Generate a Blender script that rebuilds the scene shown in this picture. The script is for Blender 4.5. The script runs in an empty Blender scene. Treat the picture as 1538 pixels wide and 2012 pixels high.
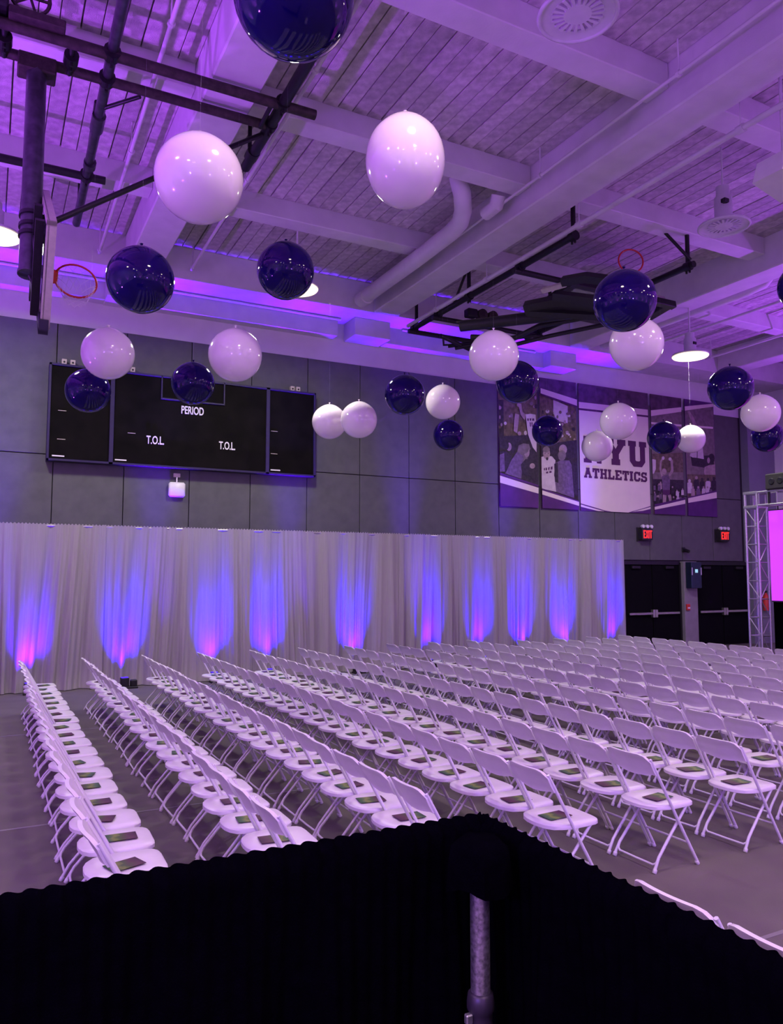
import bpy, bmesh, math, random
from mathutils import Vector, Matrix
random.seed(7)
R = math.radians
scn = bpy.context.scene
C = scn.collection

# ------------------------------------------------------------------ camera, world, exposure
FOC, PCX, PCY, CAMZ = 1515.0, 769.0, 1006.0, 2.1
YAW = math.atan(795 / math.hypot(FOC, 124)); PIT = math.atan(124 / FOC)
cd = bpy.data.cameras.new('camera'); cam = bpy.data.objects.new('camera', cd); C.objects.link(cam)
cam.location = (0, 0, CAMZ); cam.rotation_euler = (math.pi / 2 + PIT, 0, -YAW)
cd.sensor_fit = 'HORIZONTAL'; cd.sensor_width = 36.0; cd.lens = 36.0 * FOC / 1538.0
cd.clip_start = 0.05; cd.clip_end = 200
scn.camera = cam
scn.view_settings.view_transform = 'Standard'; scn.view_settings.look = 'None'
scn.view_settings.gamma = 1.0; scn.view_settings.use_curve_mapping = False
scn.view_settings.exposure = 0.0
cy = scn.cycles
cy.max_bounces = 4; cy.diffuse_bounces = 3; cy.glossy_bounces = 2; cy.transmission_bounces = 3; cy.transparent_max_bounces = 4
cy.caustics_reflective = False; cy.caustics_refractive = False; cy.use_adaptive_sampling = True; cy.adaptive_threshold = 0.1; cy.sample_clamp_indirect = 4.0
w = bpy.data.worlds.new('world'); scn.world = w; w.use_nodes = True
w.node_tree.nodes['Background'].inputs[0].default_value = (0.02, 0.015, 0.04, 1)
w.node_tree.nodes['Background'].inputs[1].default_value = 0.2

# light settings (lamps themselves are built with their fixtures further down)
LAMP_W, LAMP_COL = 112.0, (1.0, 0.78, 0.72)          # high bay lamps
FAR_W, FAR_COL = 195.0, (1.0, 0.98, 0.84)                          # the lamps nearest the far wall
CURT_W, CURT_COL = 66.0, (0.016, 0.0, 1.0)          # uplights along the white curtain
WALL_W, WALL_COL = 580.0, (0.40, 0.06, 1.0)          # uplights round the other walls
STAGE_W, STAGE_COL = 720.0, (0.26, 0.12, 1.0)        # wash lights by the camera riser

# ------------------------------------------------------------------ surveying: sight lines from the camera point to real planes
_f = Vector((math.sin(YAW) * math.cos(PIT), math.cos(YAW) * math.cos(PIT), math.sin(PIT)))
_r = Vector((math.cos(YAW), -math.sin(YAW), 0)); _u = _r.cross(_f)
def ray(px, py): return _f + _r * ((px - PCX) / FOC) - _u * ((py - PCY) / FOC)
def atz(px, py, z): d = ray(px, py); return Vector((0, 0, CAMZ)) + d * ((z - CAMZ) / d.z)
def aty(px, py, y): d = ray(px, py); return Vector((0, 0, CAMZ)) + d * (y / d.y)
def atx(px, py, x): d = ray(px, py); return Vector((0, 0, CAMZ)) + d * (x / d.x)
def atd(px, py, dep): return Vector((0, 0, CAMZ)) + ray(px, py) * dep
def project(p):
    v = Vector(p) - Vector((0, 0, CAMZ)); k = v.dot(_f)
    if k < 0.05: return (-9999, -9999, k)
    return (PCX + FOC * v.dot(_r) / k, PCY - FOC * v.dot(_u) / k, k)
def inframe(p, m=0):
    a = project(p); return -m < a[0] < 1538 + m and -m < a[1] < 2012 + m

# ------------------------------------------------------------------ materials
def mat(name, col, rough=0.6, metal=0.0, var=0.0, scale=8.0, bump=0.0, bscale=60.0, coat=0.0, emit=None, estr=0.0, spec=0.5, sheen=0.0, trans=0.0, stretch=None):
    m = bpy.data.materials.new(name); m.use_nodes = True
    nt = m.node_tree; b = nt.nodes['Principled BSDF']
    b.inputs['Base Color'].default_value = (*col, 1); b.inputs['Roughness'].default_value = rough
    b.inputs['Metallic'].default_value = metal; b.inputs['Coat Weight'].default_value = coat
    b.inputs['Specular IOR Level'].default_value = spec; b.inputs['Sheen Weight'].default_value = sheen
    b.inputs['Transmission Weight'].default_value = trans
    tc = nt.nodes.new('ShaderNodeTexCoord'); src = tc.outputs['Object']
    if stretch:
        mp = nt.nodes.new('ShaderNodeMapping'); mp.inputs['Scale'].default_value = stretch
        nt.links.new(src, mp.inputs[0]); src = mp.outputs[0]
    if var > 0:
        n = nt.nodes.new('ShaderNodeTexNoise'); n.inputs['Scale'].default_value = scale; n.inputs['Detail'].default_value = 2.5
        nt.links.new(src, n.inputs['Vector'])
        rp = nt.nodes.new('ShaderNodeValToRGB')
        rp.color_ramp.elements[0].position = 0.3; rp.color_ramp.elements[1].position = 0.7
        rp.color_ramp.elements[0].color = (*[c * (1 - var) for c in col], 1)
        rp.color_ramp.elements[1].color = (*[min(1, c * (1 + var)) for c in col], 1)
        nt.links.new(n.outputs['Fac'], rp.inputs[0]); nt.links.new(rp.outputs[0], b.inputs['Base Color'])
    if bump > 0:
        n2 = nt.nodes.new('ShaderNodeTexNoise'); n2.inputs['Scale'].default_value = bscale; n2.inputs['Detail'].default_value = 1
        nt.links.new(src, n2.inputs['Vector'])
        bp = nt.nodes.new('ShaderNodeBump'); bp.inputs['Strength'].default_value = bump; bp.inputs['Distance'].default_value = 0.01
        nt.links.new(n2.outputs['Fac'], bp.inputs['Height']); nt.links.new(bp.outputs[0], b.inputs['Normal'])
    if emit:
        m.cycles.emission_sampling = 'FRONT' if name == 'led_screen' else 'NONE'
        b.inputs['Emission Color'].default_value = (*emit, 1); b.inputs['Emission Strength'].default_value = estr
    return m
M = {}
M['floor'] = mat('floor_covering', (0.122, 0.107, 0.093), 0.85, var=0.14, scale=1.6, bump=0.25, bscale=180)
M['seam'] = mat('seam_tape', (0.20, 0.185, 0.185), 0.6, var=0.1)
M['paint'] = mat('white_painted_concrete', (0.66, 0.64, 0.66), 0.7, var=0.06, scale=3, bump=0.12, bscale=40)
M['plank'] = mat('roof_plank', (0.52, 0.48, 0.49), 0.9, var=0.24, scale=7, bump=0.5, bscale=70)
_nt = M['plank'].node_tree; _b = _nt.nodes['Principled BSDF']; _l = _b.inputs['Base Color'].links[0]; _src = _l.from_socket
_oi = _nt.nodes.new('ShaderNodeObjectInfo'); _mr = _nt.nodes.new('ShaderNodeMapRange'); _mr.inputs[3].default_value = 0.78; _mr.inputs[4].default_value = 1.12
_mx = _nt.nodes.new('ShaderNodeVectorMath'); _mx.operation = 'SCALE'
_nt.links.new(_oi.outputs['Random'], _mr.inputs[0]); _nt.links.new(_src, _mx.inputs[0]); _nt.links.new(_mr.outputs[0], _mx.inputs['Scale']); _nt.links.new(_mx.outputs[0], _b.inputs['Base Color'])
M['slab'] = mat('roof_deck', (0.30, 0.27, 0.29), 0.95, var=0.1)
M['panel'] = mat('grey_wall_panel', (0.098, 0.1, 0.096), 0.85, var=0.10, scale=4, bump=0.15, bscale=140)
M['postgrey'] = mat('pale_grey_post', (0.24, 0.23, 0.225), 0.7, var=0.08, scale=5)
M['joint'] = mat('wall_backing', (0.02, 0.02, 0.022), 0.9, var=0.1)
M['whitewall'] = mat('white_wall', (0.76, 0.73, 0.76), 0.75, var=0.05, scale=2)
M['bluewall'] = mat('blue_grey_wall', (0.20, 0.20, 0.24), 0.7, var=0.06, scale=2)
M['chair'] = mat('white_chair_plastic', (0.72, 0.69, 0.70), 0.42, var=0.03, scale=12)
M['tube'] = mat('white_powder_coat', (0.72, 0.70, 0.73), 0.35, var=0.03, scale=20)
M['black'] = mat('black_steel', (0.012, 0.011, 0.013), 0.45, metal=0.3, var=0.25, scale=20)
M['rust'] = mat('dark_brown_pipe', (0.045, 0.033, 0.030), 0.6, metal=0.4, var=0.4, scale=14, bump=0.2, bscale=90)
M['mast'] = mat('dark_galvanized_mast', (0.075, 0.078, 0.085), 0.35, metal=0.7, var=0.3, scale=10)
M['pad'] = mat('dark_edge_padding', (0.02, 0.018, 0.035), 0.6, var=0.2)
M['alu'] = mat('aluminium', (0.55, 0.54, 0.56), 0.35, metal=0.85, var=0.1, scale=30)
M['silver'] = mat('silver_frame', (0.46, 0.42, 0.37), 0.5, metal=0.2, var=0.08, scale=20)
M['red'] = mat('red_rim', (0.62, 0.035, 0.025), 0.4, var=0.1)
M['net'] = mat('white_net_cord', (0.75, 0.72, 0.75), 0.8, var=0.05)
M['wballoon'] = mat('white_balloon', (0.80, 0.72, 0.74), 0.14, var=0.02, scale=2, coat=0.3)
M['bballoon'] = mat('navy_balloon', (0.005, 0.001, 0.062), 0.06, var=0.25, scale=2, spec=0.28)
M['string'] = mat('clear_line', (0.6, 0.58, 0.62), 0.3, var=0.02)
M['velvet'] = mat('black_drape', (0.0013, 0.001, 0.0024), 1.0, var=0.2, scale=30, bump=0.3, bscale=200, spec=0.0)
M['steelpole'] = mat('brushed_pole', (0.5, 0.47, 0.52), 0.38, metal=0.9, var=0.45, scale=90, bump=0.06, bscale=260)
M['collar'] = mat('dark_collar', (0.05, 0.04, 0.06), 0.4, metal=0.5, var=0.2)
M['score'] = mat('scoreboard_face', (0.004, 0.003, 0.003), 0.7, var=0.5, scale=3, spec=0.08)
M['scoreframe'] = mat('scoreboard_purple_frame', (0.013, 0.004, 0.05), 0.6, var=0.15)
M['lettering'] = mat('white_lettering', (0.80, 0.78, 0.78), 0.6, var=0.02)
M['whiteplastic'] = mat('white_plastic', (0.75, 0.73, 0.74), 0.4, var=0.03)
M['tan'] = mat('tan_box', (0.55, 0.48, 0.42), 0.5, var=0.1)
M['door'] = mat('dark_door', (0.003, 0.003, 0.0035), 0.8, var=0.2, spec=0.08)
M['steelbar'] = mat('push_bar_steel', (0.45, 0.43, 0.40), 0.35, metal=0.8, var=0.1)
M['exitcase'] = mat('exit_case', (0.02, 0.018, 0.018), 0.5, var=0.1)
M['exitred'] = mat('exit_letters', (0.4, 0.01, 0.01), 0.5, var=0.02, emit=(1.0, 0.02, 0.015), estr=2.2)
M['screen'] = mat('led_screen', (0.2, 0.02, 0.3), 0.5, var=0.02, emit=(0.66, 0.052, 1.0), estr=1.02)
M['lampglow'] = mat('lamp_ring', (0.9, 0.85, 0.7), 0.5, var=0.02, emit=(1.0, 0.82, 0.50), estr=1.7)
M['uplens'] = mat('uplight_lens', (0.1, 0.02, 0.3), 0.3, var=0.02, emit=CURT_COL, estr=4.0)
M['lcd'] = mat('small_display', (0.2, 0.3, 0.35), 0.4, var=0.02, emit=(0.35, 0.75, 0.85), estr=0.8)
M['steelbox'] = mat('blue_steel_box', (0.02, 0.035, 0.06), 0.35, var=0.15, metal=0.4)
M['fan'] = mat('white_fan_plastic', (0.62, 0.60, 0.64), 0.45, var=0.05)
M['glass'] = mat('backboard_glass', (0.35, 0.33, 0.4), 0.08, var=0.02, trans=0.85)
# banner prints
M['bpurple'] = mat('banner_purple', (0.075, 0.012, 0.12), 0.7, var=0.2, scale=3)
M['bpurple2'] = mat('banner_photo_dark_top', (0.085, 0.045, 0.075), 0.7, var=0.5, scale=4)
M['bwhite'] = mat('banner_white', (0.74, 0.65, 0.58), 0.7, var=0.03, scale=3)
M['bink'] = mat('banner_ink', (0.075, 0.014, 0.075), 0.7, var=0.05)
M['ph_dark'] = mat('photo_dark', (0.022, 0.014, 0.022), 0.7, var=0.6, scale=14)
M['ph_olive'] = mat('photo_olive', (0.115, 0.085, 0.055), 0.7, var=0.5, scale=9)
M['ph_grey'] = mat('photo_grey', (0.17, 0.135, 0.13), 0.7, var=0.25, scale=8)
M['ph_skin'] = mat('photo_skin', (0.33, 0.24, 0.24), 0.7, var=0.2, scale=9)
M['ph_white'] = mat('photo_white', (0.55, 0.47, 0.50), 0.7, var=0.1, scale=9)
M['ph_coat'] = mat('photo_purple_coat', (0.13, 0.085, 0.14), 0.7, var=0.3, scale=12)
# program leaflet
def leaflet_mat():
    m = bpy.data.materials.new('program_print'); m.use_nodes = True; nt = m.node_tree; b = nt.nodes['Principled BSDF']
    b.inputs['Roughness'].default_value = 0.5; b.inputs['Specular IOR Level'].default_value = 0.2
    tc = nt.nodes.new('ShaderNodeTexCoord'); n = nt.nodes.new('ShaderNodeTexNoise'); n.inputs['Scale'].default_value = 14; n.inputs['Detail'].default_value = 3
    sp = nt.nodes.new('ShaderNodeSeparateXYZ'); nt.links.new(tc.outputs['Object'], sp.inputs[0]); nt.links.new(tc.outputs['Object'], n.inputs['Vector'])
    a = nt.nodes.new('ShaderNodeMath'); a.operation = 'MULTIPLY_ADD'; a.inputs[1].default_value = 4.2; a.inputs[2].default_value = 0.5
    nt.links.new(sp.outputs[0], a.inputs[0])
    s = nt.nodes.new('ShaderNodeMath'); s.operation = 'MULTIPLY_ADD'; s.inputs[1].default_value = 0.5; nt.links.new(n.outputs['Fac'], s.inputs[0])
    s2 = nt.nodes.new('ShaderNodeMath'); s2.operation = 'SUBTRACT'; s2.inputs[1].default_value = 0.25; nt.links.new(a.outputs[0], s.inputs[2]); nt.links.new(s.outputs[0], s2.inputs[0])
    rp = nt.nodes.new('ShaderNodeValToRGB'); cr = rp.color_ramp
    cr.elements[0].position = 0.0; cr.elements[0].color = (0.04, 0.008, 0.04, 1)
    cr.elements[1].position = 1.0; cr.elements[1].color = (0.03, 0.055, 0.032, 1)
    for p, c in ((0.3, (0.10, 0.035, 0.06)), (0.52, (0.06, 0.10, 0.035)), (0.66, (0.20, 0.24, 0.06)), (0.8, (0.06, 0.13, 0.06))):
        e = cr.elements.new(p); e.color = (*c, 1)
    nt.links.new(s2.outputs[0], rp.inputs[0]); nt.links.new(rp.outputs[0], b.inputs['Base Color'])
    return m
M['program'] = leaflet_mat()
def curtain_mat():
    m = bpy.data.materials.new('sheer_white_drape'); m.use_nodes = True; nt = m.node_tree
    for n in list(nt.nodes): nt.nodes.remove(n)
    o = nt.nodes.new('ShaderNodeOutputMaterial'); d = nt.nodes.new('ShaderNodeBsdfDiffuse'); t = nt.nodes.new('ShaderNodeBsdfTranslucent')
    mx = nt.nodes.new('ShaderNodeMixShader'); mx.inputs[0].default_value = 0.10
    tc = nt.nodes.new('ShaderNodeTexCoord'); mp = nt.nodes.new('ShaderNodeMapping'); mp.inputs['Scale'].default_value = (30, 1, 0.6)
    n = nt.nodes.new('ShaderNodeTexNoise'); n.inputs['Scale'].default_value = 2.5
    rp = nt.nodes.new('ShaderNodeValToRGB'); rp.color_ramp.elements[0].color = (0.29, 0.27, 0.262, 1); rp.color_ramp.elements[1].color = (0.41, 0.385, 0.375, 1)
    nt.links.new(tc.outputs['Object'], mp.inputs[0]); nt.links.new(mp.outputs[0], n.inputs['Vector']); nt.links.new(n.outputs['Fac'], rp.inputs[0])
    nt.links.new(rp.outputs[0], d.inputs[0]); nt.links.new(rp.outputs[0], t.inputs[0])
    nt.links.new(d.outputs[0], mx.inputs[1]); nt.links.new(t.outputs[0], mx.inputs[2]); nt.links.new(mx.outputs[0], o.inputs[0])
    return m
M['curtain'] = curtain_mat()

# ------------------------------------------------------------------ mesh helpers
class MB:
    def __init__(s): s.v = []; s.f = []; s.mi = []
    def add(s, vs, fs, mi=0):
        o = len(s.v); s.v += [tuple(p) for p in vs]; s.f += [tuple(i + o for i in f) for f in fs]; s.mi += [mi] * len(fs); return s
    def box(s, a, b, mi=0):
        x0, y0, z0 = a; x1, y1, z1 = b
        return s.add([(x0,y0,z0),(x1,y0,z0),(x1,y1,z0),(x0,y1,z0),(x0,y0,z1),(x1,y0,z1),(x1,y1,z1),(x0,y1,z1)],
                     [(3,2,1,0),(4,5,6,7),(0,1,5,4),(1,2,6,5),(2,3,7,6),(3,0,4,7)], mi)
    def bbox(s, a, b, e=0.01, mi=0):            # box with chamfered edges
        bm = bmesh.new(); bmesh.ops.create_cube(bm, size=1)
        for v in bm.verts: v.co = Vector([a[i] + (v.co[i] + .5) * (b[i] - a[i]) for i in range(3)])
        bmesh.ops.bevel(bm, geom=list(bm.edges), offset=e, segments=1, affect='EDGES')
        bm.verts.index_update(); s.add([v.co[:] for v in bm.verts], [[v.index for v in f.verts] for f in bm.faces], mi); bm.free(); return s
    def tube(s, pts, rad, n=8, mi=0, cap=True):
        pts = [Vector(p) for p in pts]; k = len(pts)
        if not isinstance(rad, (list, tuple)): rad = [rad] * k
        t0 = (pts[1] - pts[0]).normalized(); up = Vector((0, 0, 1)) if abs(t0.z) < .9 else Vector((1, 0, 0))
        a = t0.cross(up).normalized(); vs = []
        for i, p in enumerate(pts):
            t = ((pts[min(i + 1, k - 1)] - pts[i]).normalized() + (pts[i] - pts[max(i - 1, 0)]).normalized())
            if t.length < 1e-6: t = t0
            t.normalize(); a = (a - t * a.dot(t)).normalized(); b = t.cross(a)
            vs += [p + (a * math.cos(q) + b * math.sin(q)) * rad[i] for q in [2 * math.pi * j / n for j in range(n)]]
        fs = [(i*n+j, i*n+(j+1) % n, (i+1)*n+(j+1) % n, (i+1)*n+j) for i in range(k - 1) for j in range(n)]
        if cap: fs += [tuple(range(n - 1, -1, -1)), tuple(range((k-1)*n, k*n))]
        return s.add(vs, fs, mi)
    def lathe(s, prof, n=24, c=(0, 0, 0), mi=0, ax='z', cap=True):
        vs = []; fs = []; k = len(prof)
        for r, z in prof:
            for j in range(n):
                q = 2 * math.pi * j / n; p = (r * math.cos(q), r * math.sin(q), z)
                if ax == 'y': p = (p[0], p[2], p[1])
                if ax == 'x': p = (p[2], p[0], p[1])
                vs.append((p[0] + c[0], p[1] + c[1], p[2] + c[2]))
        fs = [(i*n+j, i*n+(j+1) % n, (i+1)*n+(j+1) % n, (i+1)*n+j) for i in range(k - 1) for j in range(n)]
        if cap and prof[0][0] > 1e-5: fs.append(tuple(range(n - 1, -1, -1)))
        if cap and prof[-1][0] > 1e-5: fs.append(tuple(range((k-1)*n, k*n)))
        return s.add(vs, fs, mi)
    def torus(s, c, R0, r, n=28, m=8, rot=None, mi=0):
        vs = []
        for i in range(n):
            a = 2 * math.pi * i / n
            for j in range(m):
                b = 2 * math.pi * j / m
                p = Vector(((R0 + r * math.cos(b)) * math.cos(a), (R0 + r * math.cos(b)) * math.sin(a), r * math.sin(b)))
                if rot: p = rot @ p
                vs.append(p + Vector(c))
        return s.add(vs, [(i*m+j, ((i+1) % n)*m+j, ((i+1) % n)*m+(j+1) % m, i*m+(j+1) % m) for i in range(n) for j in range(m)], mi)
    def prism(s, poly, y0, y1, mi=0):           # polygon in x,z extruded between y0 (front, nearer) and y1
        n = len(poly); vs = [(p[0], y0, p[1]) for p in poly] + [(p[0], y1, p[1]) for p in poly]
        fs = [tuple(range(n)), tuple(range(2*n - 1, n - 1, -1))] + [(i, i + n, (i + 1) % n + n, (i + 1) % n) for i in range(n)]
        return s.add(vs, fs, mi)
    def mesh(s, name, m, smooth=False):
        me = bpy.data.meshes.new(name); me.from_pydata(s.v, [], s.f)
        for q in (m if isinstance(m, (list, tuple)) else [m]): me.materials.append(M[q] if isinstance(q, str) else q)
        me.polygons.foreach_set('material_index', s.mi)
        bm = bmesh.new(); bm.from_mesh(me); bmesh.ops.recalc_face_normals(bm, faces=bm.faces); bm.to_mesh(me); bm.free()
        if smooth:
            me.polygons.foreach_set('use_smooth', [True] * len(me.polygons))
            try: me.set_sharp_from_angle(angle=R(50))
            except Exception: pass
        me.update(); return me
    def build(s, name, m, parent=None, smooth=False):
        return link(name, s.mesh(name, m, smooth), parent)
def link(name, me, parent=None):
    o = bpy.data.objects.new(name, me); C.objects.link(o)
    if parent is not None: o.parent = parent
    return o
def tag(o, label=None, cat=None, group=None, kind=None):
    if label: o['label'] = label
    if cat: o['category'] = cat
    if group: o['group'] = group
    if kind: o['kind'] = kind
    return o
def empty(name, loc=(0, 0, 0), rz=0.0):
    o = bpy.data.objects.new(name, None); C.objects.link(o); o.location = loc; o.rotation_euler = (0, 0, rz); o.empty_display_size = 0.1; return o
def copy_tree(o, parent=None):
    c = o.copy(); C.objects.link(c); c.parent = parent
    for ch in list(o.children): copy_tree(ch, c)
    return c
def light(name, kind, loc, energy, col, parent=None, target=None, **kw):
    l = bpy.data.lights.new(name, kind); l.energy = energy; l.color = col
    for k, v in kw.items(): setattr(l, k, v)
    o = bpy.data.objects.new(name, l); C.objects.link(o)
    if parent is not None: o.parent = parent
    o.location = loc
    if target is not None: o.rotation_euler = (Vector(target) - Vector(loc)).to_track_quat('-Z', 'Y').to_euler()
    return o
ORD = ['first','second','third','fourth','fifth','sixth','seventh','eighth','ninth','tenth','eleventh','twelfth','thirteenth','fourteenth','fifteenth','sixteenth','seventeenth','eighteenth','nineteenth','twentieth']

# ------------------------------------------------------------------ the room
X0, X1, Y0, Y1, ZC = -7.0, 22.2, -9.0, 16.3, 8.65
fl = tag(MB().box((X0, Y0, -0.2), (X1, Y1 + .2, 0)).build('floor', 'floor'), 'grey floor covering with pale seams', kind='structure')
for y in (3.13, 7.29, 11.45):
    MB().box((X0 + .1, y - .016, -.004), (X1 - .1, y + .016, .003)).build('seam_strip', 'seam', fl)
wb = MB(); wb.box((X0 - .2, Y1, 0), (X1 + .2, Y1 + .25, 8.9))
wall_back = tag(wb.build('wall_back', 'whitewall'), 'white upper wall above dark grey panels', kind='structure')
wl = tag(MB().box((X0 - .2, Y0, 0), (X0, Y1, 8.9)).build('wall_left', 'whitewall'), 'plain white side wall', kind='structure')
wf = tag(MB().box((X0 - .2, Y0 - .2, 0), (X1 + .2, Y0, 8.9)).build('wall_front', 'whitewall'), 'plain white wall behind the camera', kind='structure')
wr = tag(MB().box((X1, Y0, 0), (X1 + .2, Y1, 8.9)).build('wall_right', 'whitewall'), 'pale side wall behind the stage truss', kind='structure')
# backing and single acoustic panels on the far wall
MB().box((X0, Y1 - .035, 2.5), (20.95, Y1 - .001, 7.06)).build('panel_backing', 'joint', wall_back)
xs = [1.06 + 1.318 * k for k in range(-6, 16)]
for k in range(len(xs) - 1):
    a, b = xs[k] + .008, min(xs[k + 1] - .008, 20.95)
    if b - a < .3: continue
    for z0, z1 in ((2.53, 4.43), (4.447, 7.05)):
        MB().bbox((a, Y1 - .07, z0), (b, Y1 - .03, z1), .006).build('wall_panel', 'panel', wall_back)
MB().box((X0, Y1 - .06, 0), (15.6, Y1 - .001, 2.5)).build('lower_wall_panel', 'panel', wall_back)
MB().box((20.95, Y1 - .3, 0), (X1, Y1 - .001, 7.4)).build('blue_grey_return', 'bluewall', wall_back)

# ------------------------------------------------------------------ the ceiling: deck, girders, cross beams, planks
ceil = tag(MB().box((X0, Y0, ZC + .045), (X1, Y1, ZC + .25)).build('ceiling', 'slab'), 'white beamed ceiling with exposed roof planks', kind='structure')
GIR = [(-3.35, -2.73), (2.14, 2.76), (7.50, 8.14), (13.16, 13.76), (18.7, 19.3)]
for a, b in GIR:
    g = MB(); g.bbox((a, Y0, 8.0), (b, 15.2, ZC + .045), .02); g.build('ceiling_girder', 'paint', ceil)
BEAM = [(-8.0,-7.62),(-5.1,-4.72),(-2.2,-1.82),(0.9, 1.28), (3.79, 4.17), (6.68, 7.06), (9.51, 9.88), (12.4, 12.76)]
xsb = [X0] + [v for g in GIR for v in g] + [X1]
for a, b in BEAM:
    for k in range(0, len(xsb), 2):
        MB().bbox((xsb[k], a, 8.31), (xsb[k + 1], b, ZC + .045), .012).build('ceiling_beam', 'paint', ceil)
MB().box((X0, 15.2, 8.0), (X1, Y1, ZC + .045)).build('edge_beam', 'paint', ceil)
MB().box((X0, 15.98, 7.6), (atz(668, 640, 7.8).x, Y1, 8.0)).build('edge_soffit', 'paint', ceil)
MB().box((8.2, 15.98, 7.6), (13.1, Y1, 8.0)).build('edge_soffit', 'paint', ceil)
for a, b in GIR[1:4]:
    MB().bbox((a - .25, 15.66, 7.58), (b + .02, Y1, 8.0), .01).build('girder_corbel', 'paint', ceil)
# planks, each a board of its own where the photograph shows it
YB = [(4.17, 6.68), (7.06, 9.51), (9.88, 12.4), (12.76, 15.2)]
XB = [(-2.73, 2.14), (2.76, 7.5), (8.14, 13.16), (13.76, 18.7)]
plank_cache = {}; cand = []
for bx, (xa, xb) in enumerate(XB):
    n = 21; wd = (xb - xa) / n
    for (ya, yb) in YB:
        for k in range(n):
            c = (xa + (k + .5) * wd, (ya + yb) / 2, ZC)
            vis = any(inframe((c[0] + dx, y, ZC), 20) for dx in (-.11, .11) for y in (ya, (ya + yb) / 2, yb))
            cand.append((vis, project(c)[2] if vis else 999, c, wd, yb - ya, k))
cand.sort(key=lambda t: (not t[0], t[1]))
rest = MB()
for i, (vis, dd, c, wd, ln, k) in enumerate(cand):
    gap = .006 if k % 3 else .014
    a, b = -wd / 2 + gap, wd / 2 - .005
    if vis and i < 300:
        key = (round(wd, 4), round(ln, 3), k % 3 == 0)
        if key not in plank_cache:
            plank_cache[key] = MB().bbox((a, -ln / 2, 0), (b, ln / 2, .045), .004).mesh('plank', 'plank')
        o = link('plank', plank_cache[key], ceil); o.location = (c[0], c[1], c[2] + random.uniform(-.006, .006))
    else:
        rest.box((c[0] + a, c[1] - ln / 2, ZC), (c[0] + b, c[1] + ln / 2, ZC + .045))
for (ya, yb) in [(-1.82, .9), (1.28, 3.79), (-4.72, -2.2), (-7.62, -5.1)]:
    for xa, xb in XB + [(19.3, X1), (X0, -3.35)]:
        rest.box((xa, ya, ZC), (xb, yb, ZC + .045))
for (ya, yb) in YB:
    for xa, xb in [(19.3, X1), (X0, -3.35)]:
        rest.box((xa, ya, ZC), (xb, yb, ZC + .045))
tag(rest.build('far_planks', 'plank', ceil), kind='stuff')

# ------------------------------------------------------------------ white pipes under the ceiling
def pipe(name, pts, r, label, m='paint', n=10, extra=None, cat='pipe', group='white ceiling pipes'):
    root = empty(name, Vector(pts[0])); o = Vector(pts[0])
    MB().tube([Vector(p) - o for p in pts], r, n).build('pipe_run', m, root, True)
    if extra: extra(root, o)
    return tag(root, label, cat, group)
def hang(fr, top=ZC, r=.012):
    def f(root, o):
        for t in fr:
            p = Vector(t) - o
            MB().tube([p, (p.x, p.y, top - o.z)], r, 6).build('hanger_rod', 'paint', root)
            MB().tube([p - Vector((0, .02, 0)), p + Vector((0, .02, 0))], .045, 10).build('pipe_clamp', 'paint', root)
    return f
pipe('sprinkler_pipe', [(1.57, 7.0, 8.2), (1.66, 15.15, 8.2)], .028, 'thin white pipe left of the leftmost ceiling girder', extra=hang([(1.585, 8.3, 8.2), (1.62, 11.2, 8.2), (1.655, 15.0, 8.2)]))
pipe('sprinkler_pipe', [(3.27, 6.0, 8.2), (3.40, 15.15, 8.2)], .028, 'thin white pipe right of the leftmost ceiling girder', extra=hang([(3.3, 8.3, 8.2), (3.34, 11.2, 8.2), (3.395, 15.0, 8.2)]))
pipe('sprinkler_pipe', [(7.22, 4.2, 8.2), (7.36, 15.15, 8.2)], .024, 'thin white pipe close beside the middle ceiling girder', extra=hang([(7.25, 6.3, 8.2), (7.28, 9.0, 8.2), (7.355, 15.0, 8.2)]))
p0, p1 = atz(1538, 205, 7.78), atz(775, 668, 7.78)
def coup(root, o):
    for t in (.16, .45, .7, .88):
        p = Vector((8.32, 4.6 + (15.1 - 4.6) * t, 7.78)) - o
        MB().tube([p - Vector((0, .05, 0)), p + Vector((0, .05, 0))], .058, 10).build('coupling', 'paint', root, True)
        MB().tube([p, (p.x, p.y, ZC - o.z)], .01, 6).build('hanger_rod', 'paint', root)
pipe('sprinkler_main', [(8.32, 4.6, 7.78), (8.32, 15.1, 7.78)], .042, 'long white pipe running just right of the middle girder', extra=coup)
def duct_extra(root, o):
    MB().tube([Vector((7.05, 14.6, 8.1)) - o, Vector((7.05, 14.9, 8.1)) - o], .165, 16).build('end_collar', 'paint', root, True)
    MB().tube([Vector((7.2, 10.35, 8.16)) - o, Vector((7.2, 10.05, 8.16)) - o, Vector((7.2, 9.98, 8.3)) - o], .12, 12).build('branch_stub', 'paint', root, True)
pipe('round_duct', [(7.05, 14.95, 8.12), (7.03, 12.5, 8.1), (7.0, 11.1, 8.1), (6.95, 10.75, 8.12), (6.85, 10.5, 8.2), (6.7, 10.3, 8.36), (6.55, 10.2, 8.6)], .15, 'thick white round duct bending up beside the middle girder', n=16, extra=duct_extra, cat='duct')
pipe('round_duct', [(14.08, 15.0, 8.1), (14.1, 10.6, 8.1), (14.2, 10.3, 8.18), (14.3, 10.15, 8.4), (14.3, 10.1, 8.64)], .095, 'thick white pipe beside the right-hand ceiling girder', n=14, cat='duct')
pipe('sprinkler_pipe', [(15.23, 8.0, 8.1), (15.23, 14.6, 8.1)], .032, 'thin white pipe above the lit lamp on the right', extra=hang([(15.23, 9.2, 8.1), (15.23, 14.3, 8.1)]))
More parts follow.
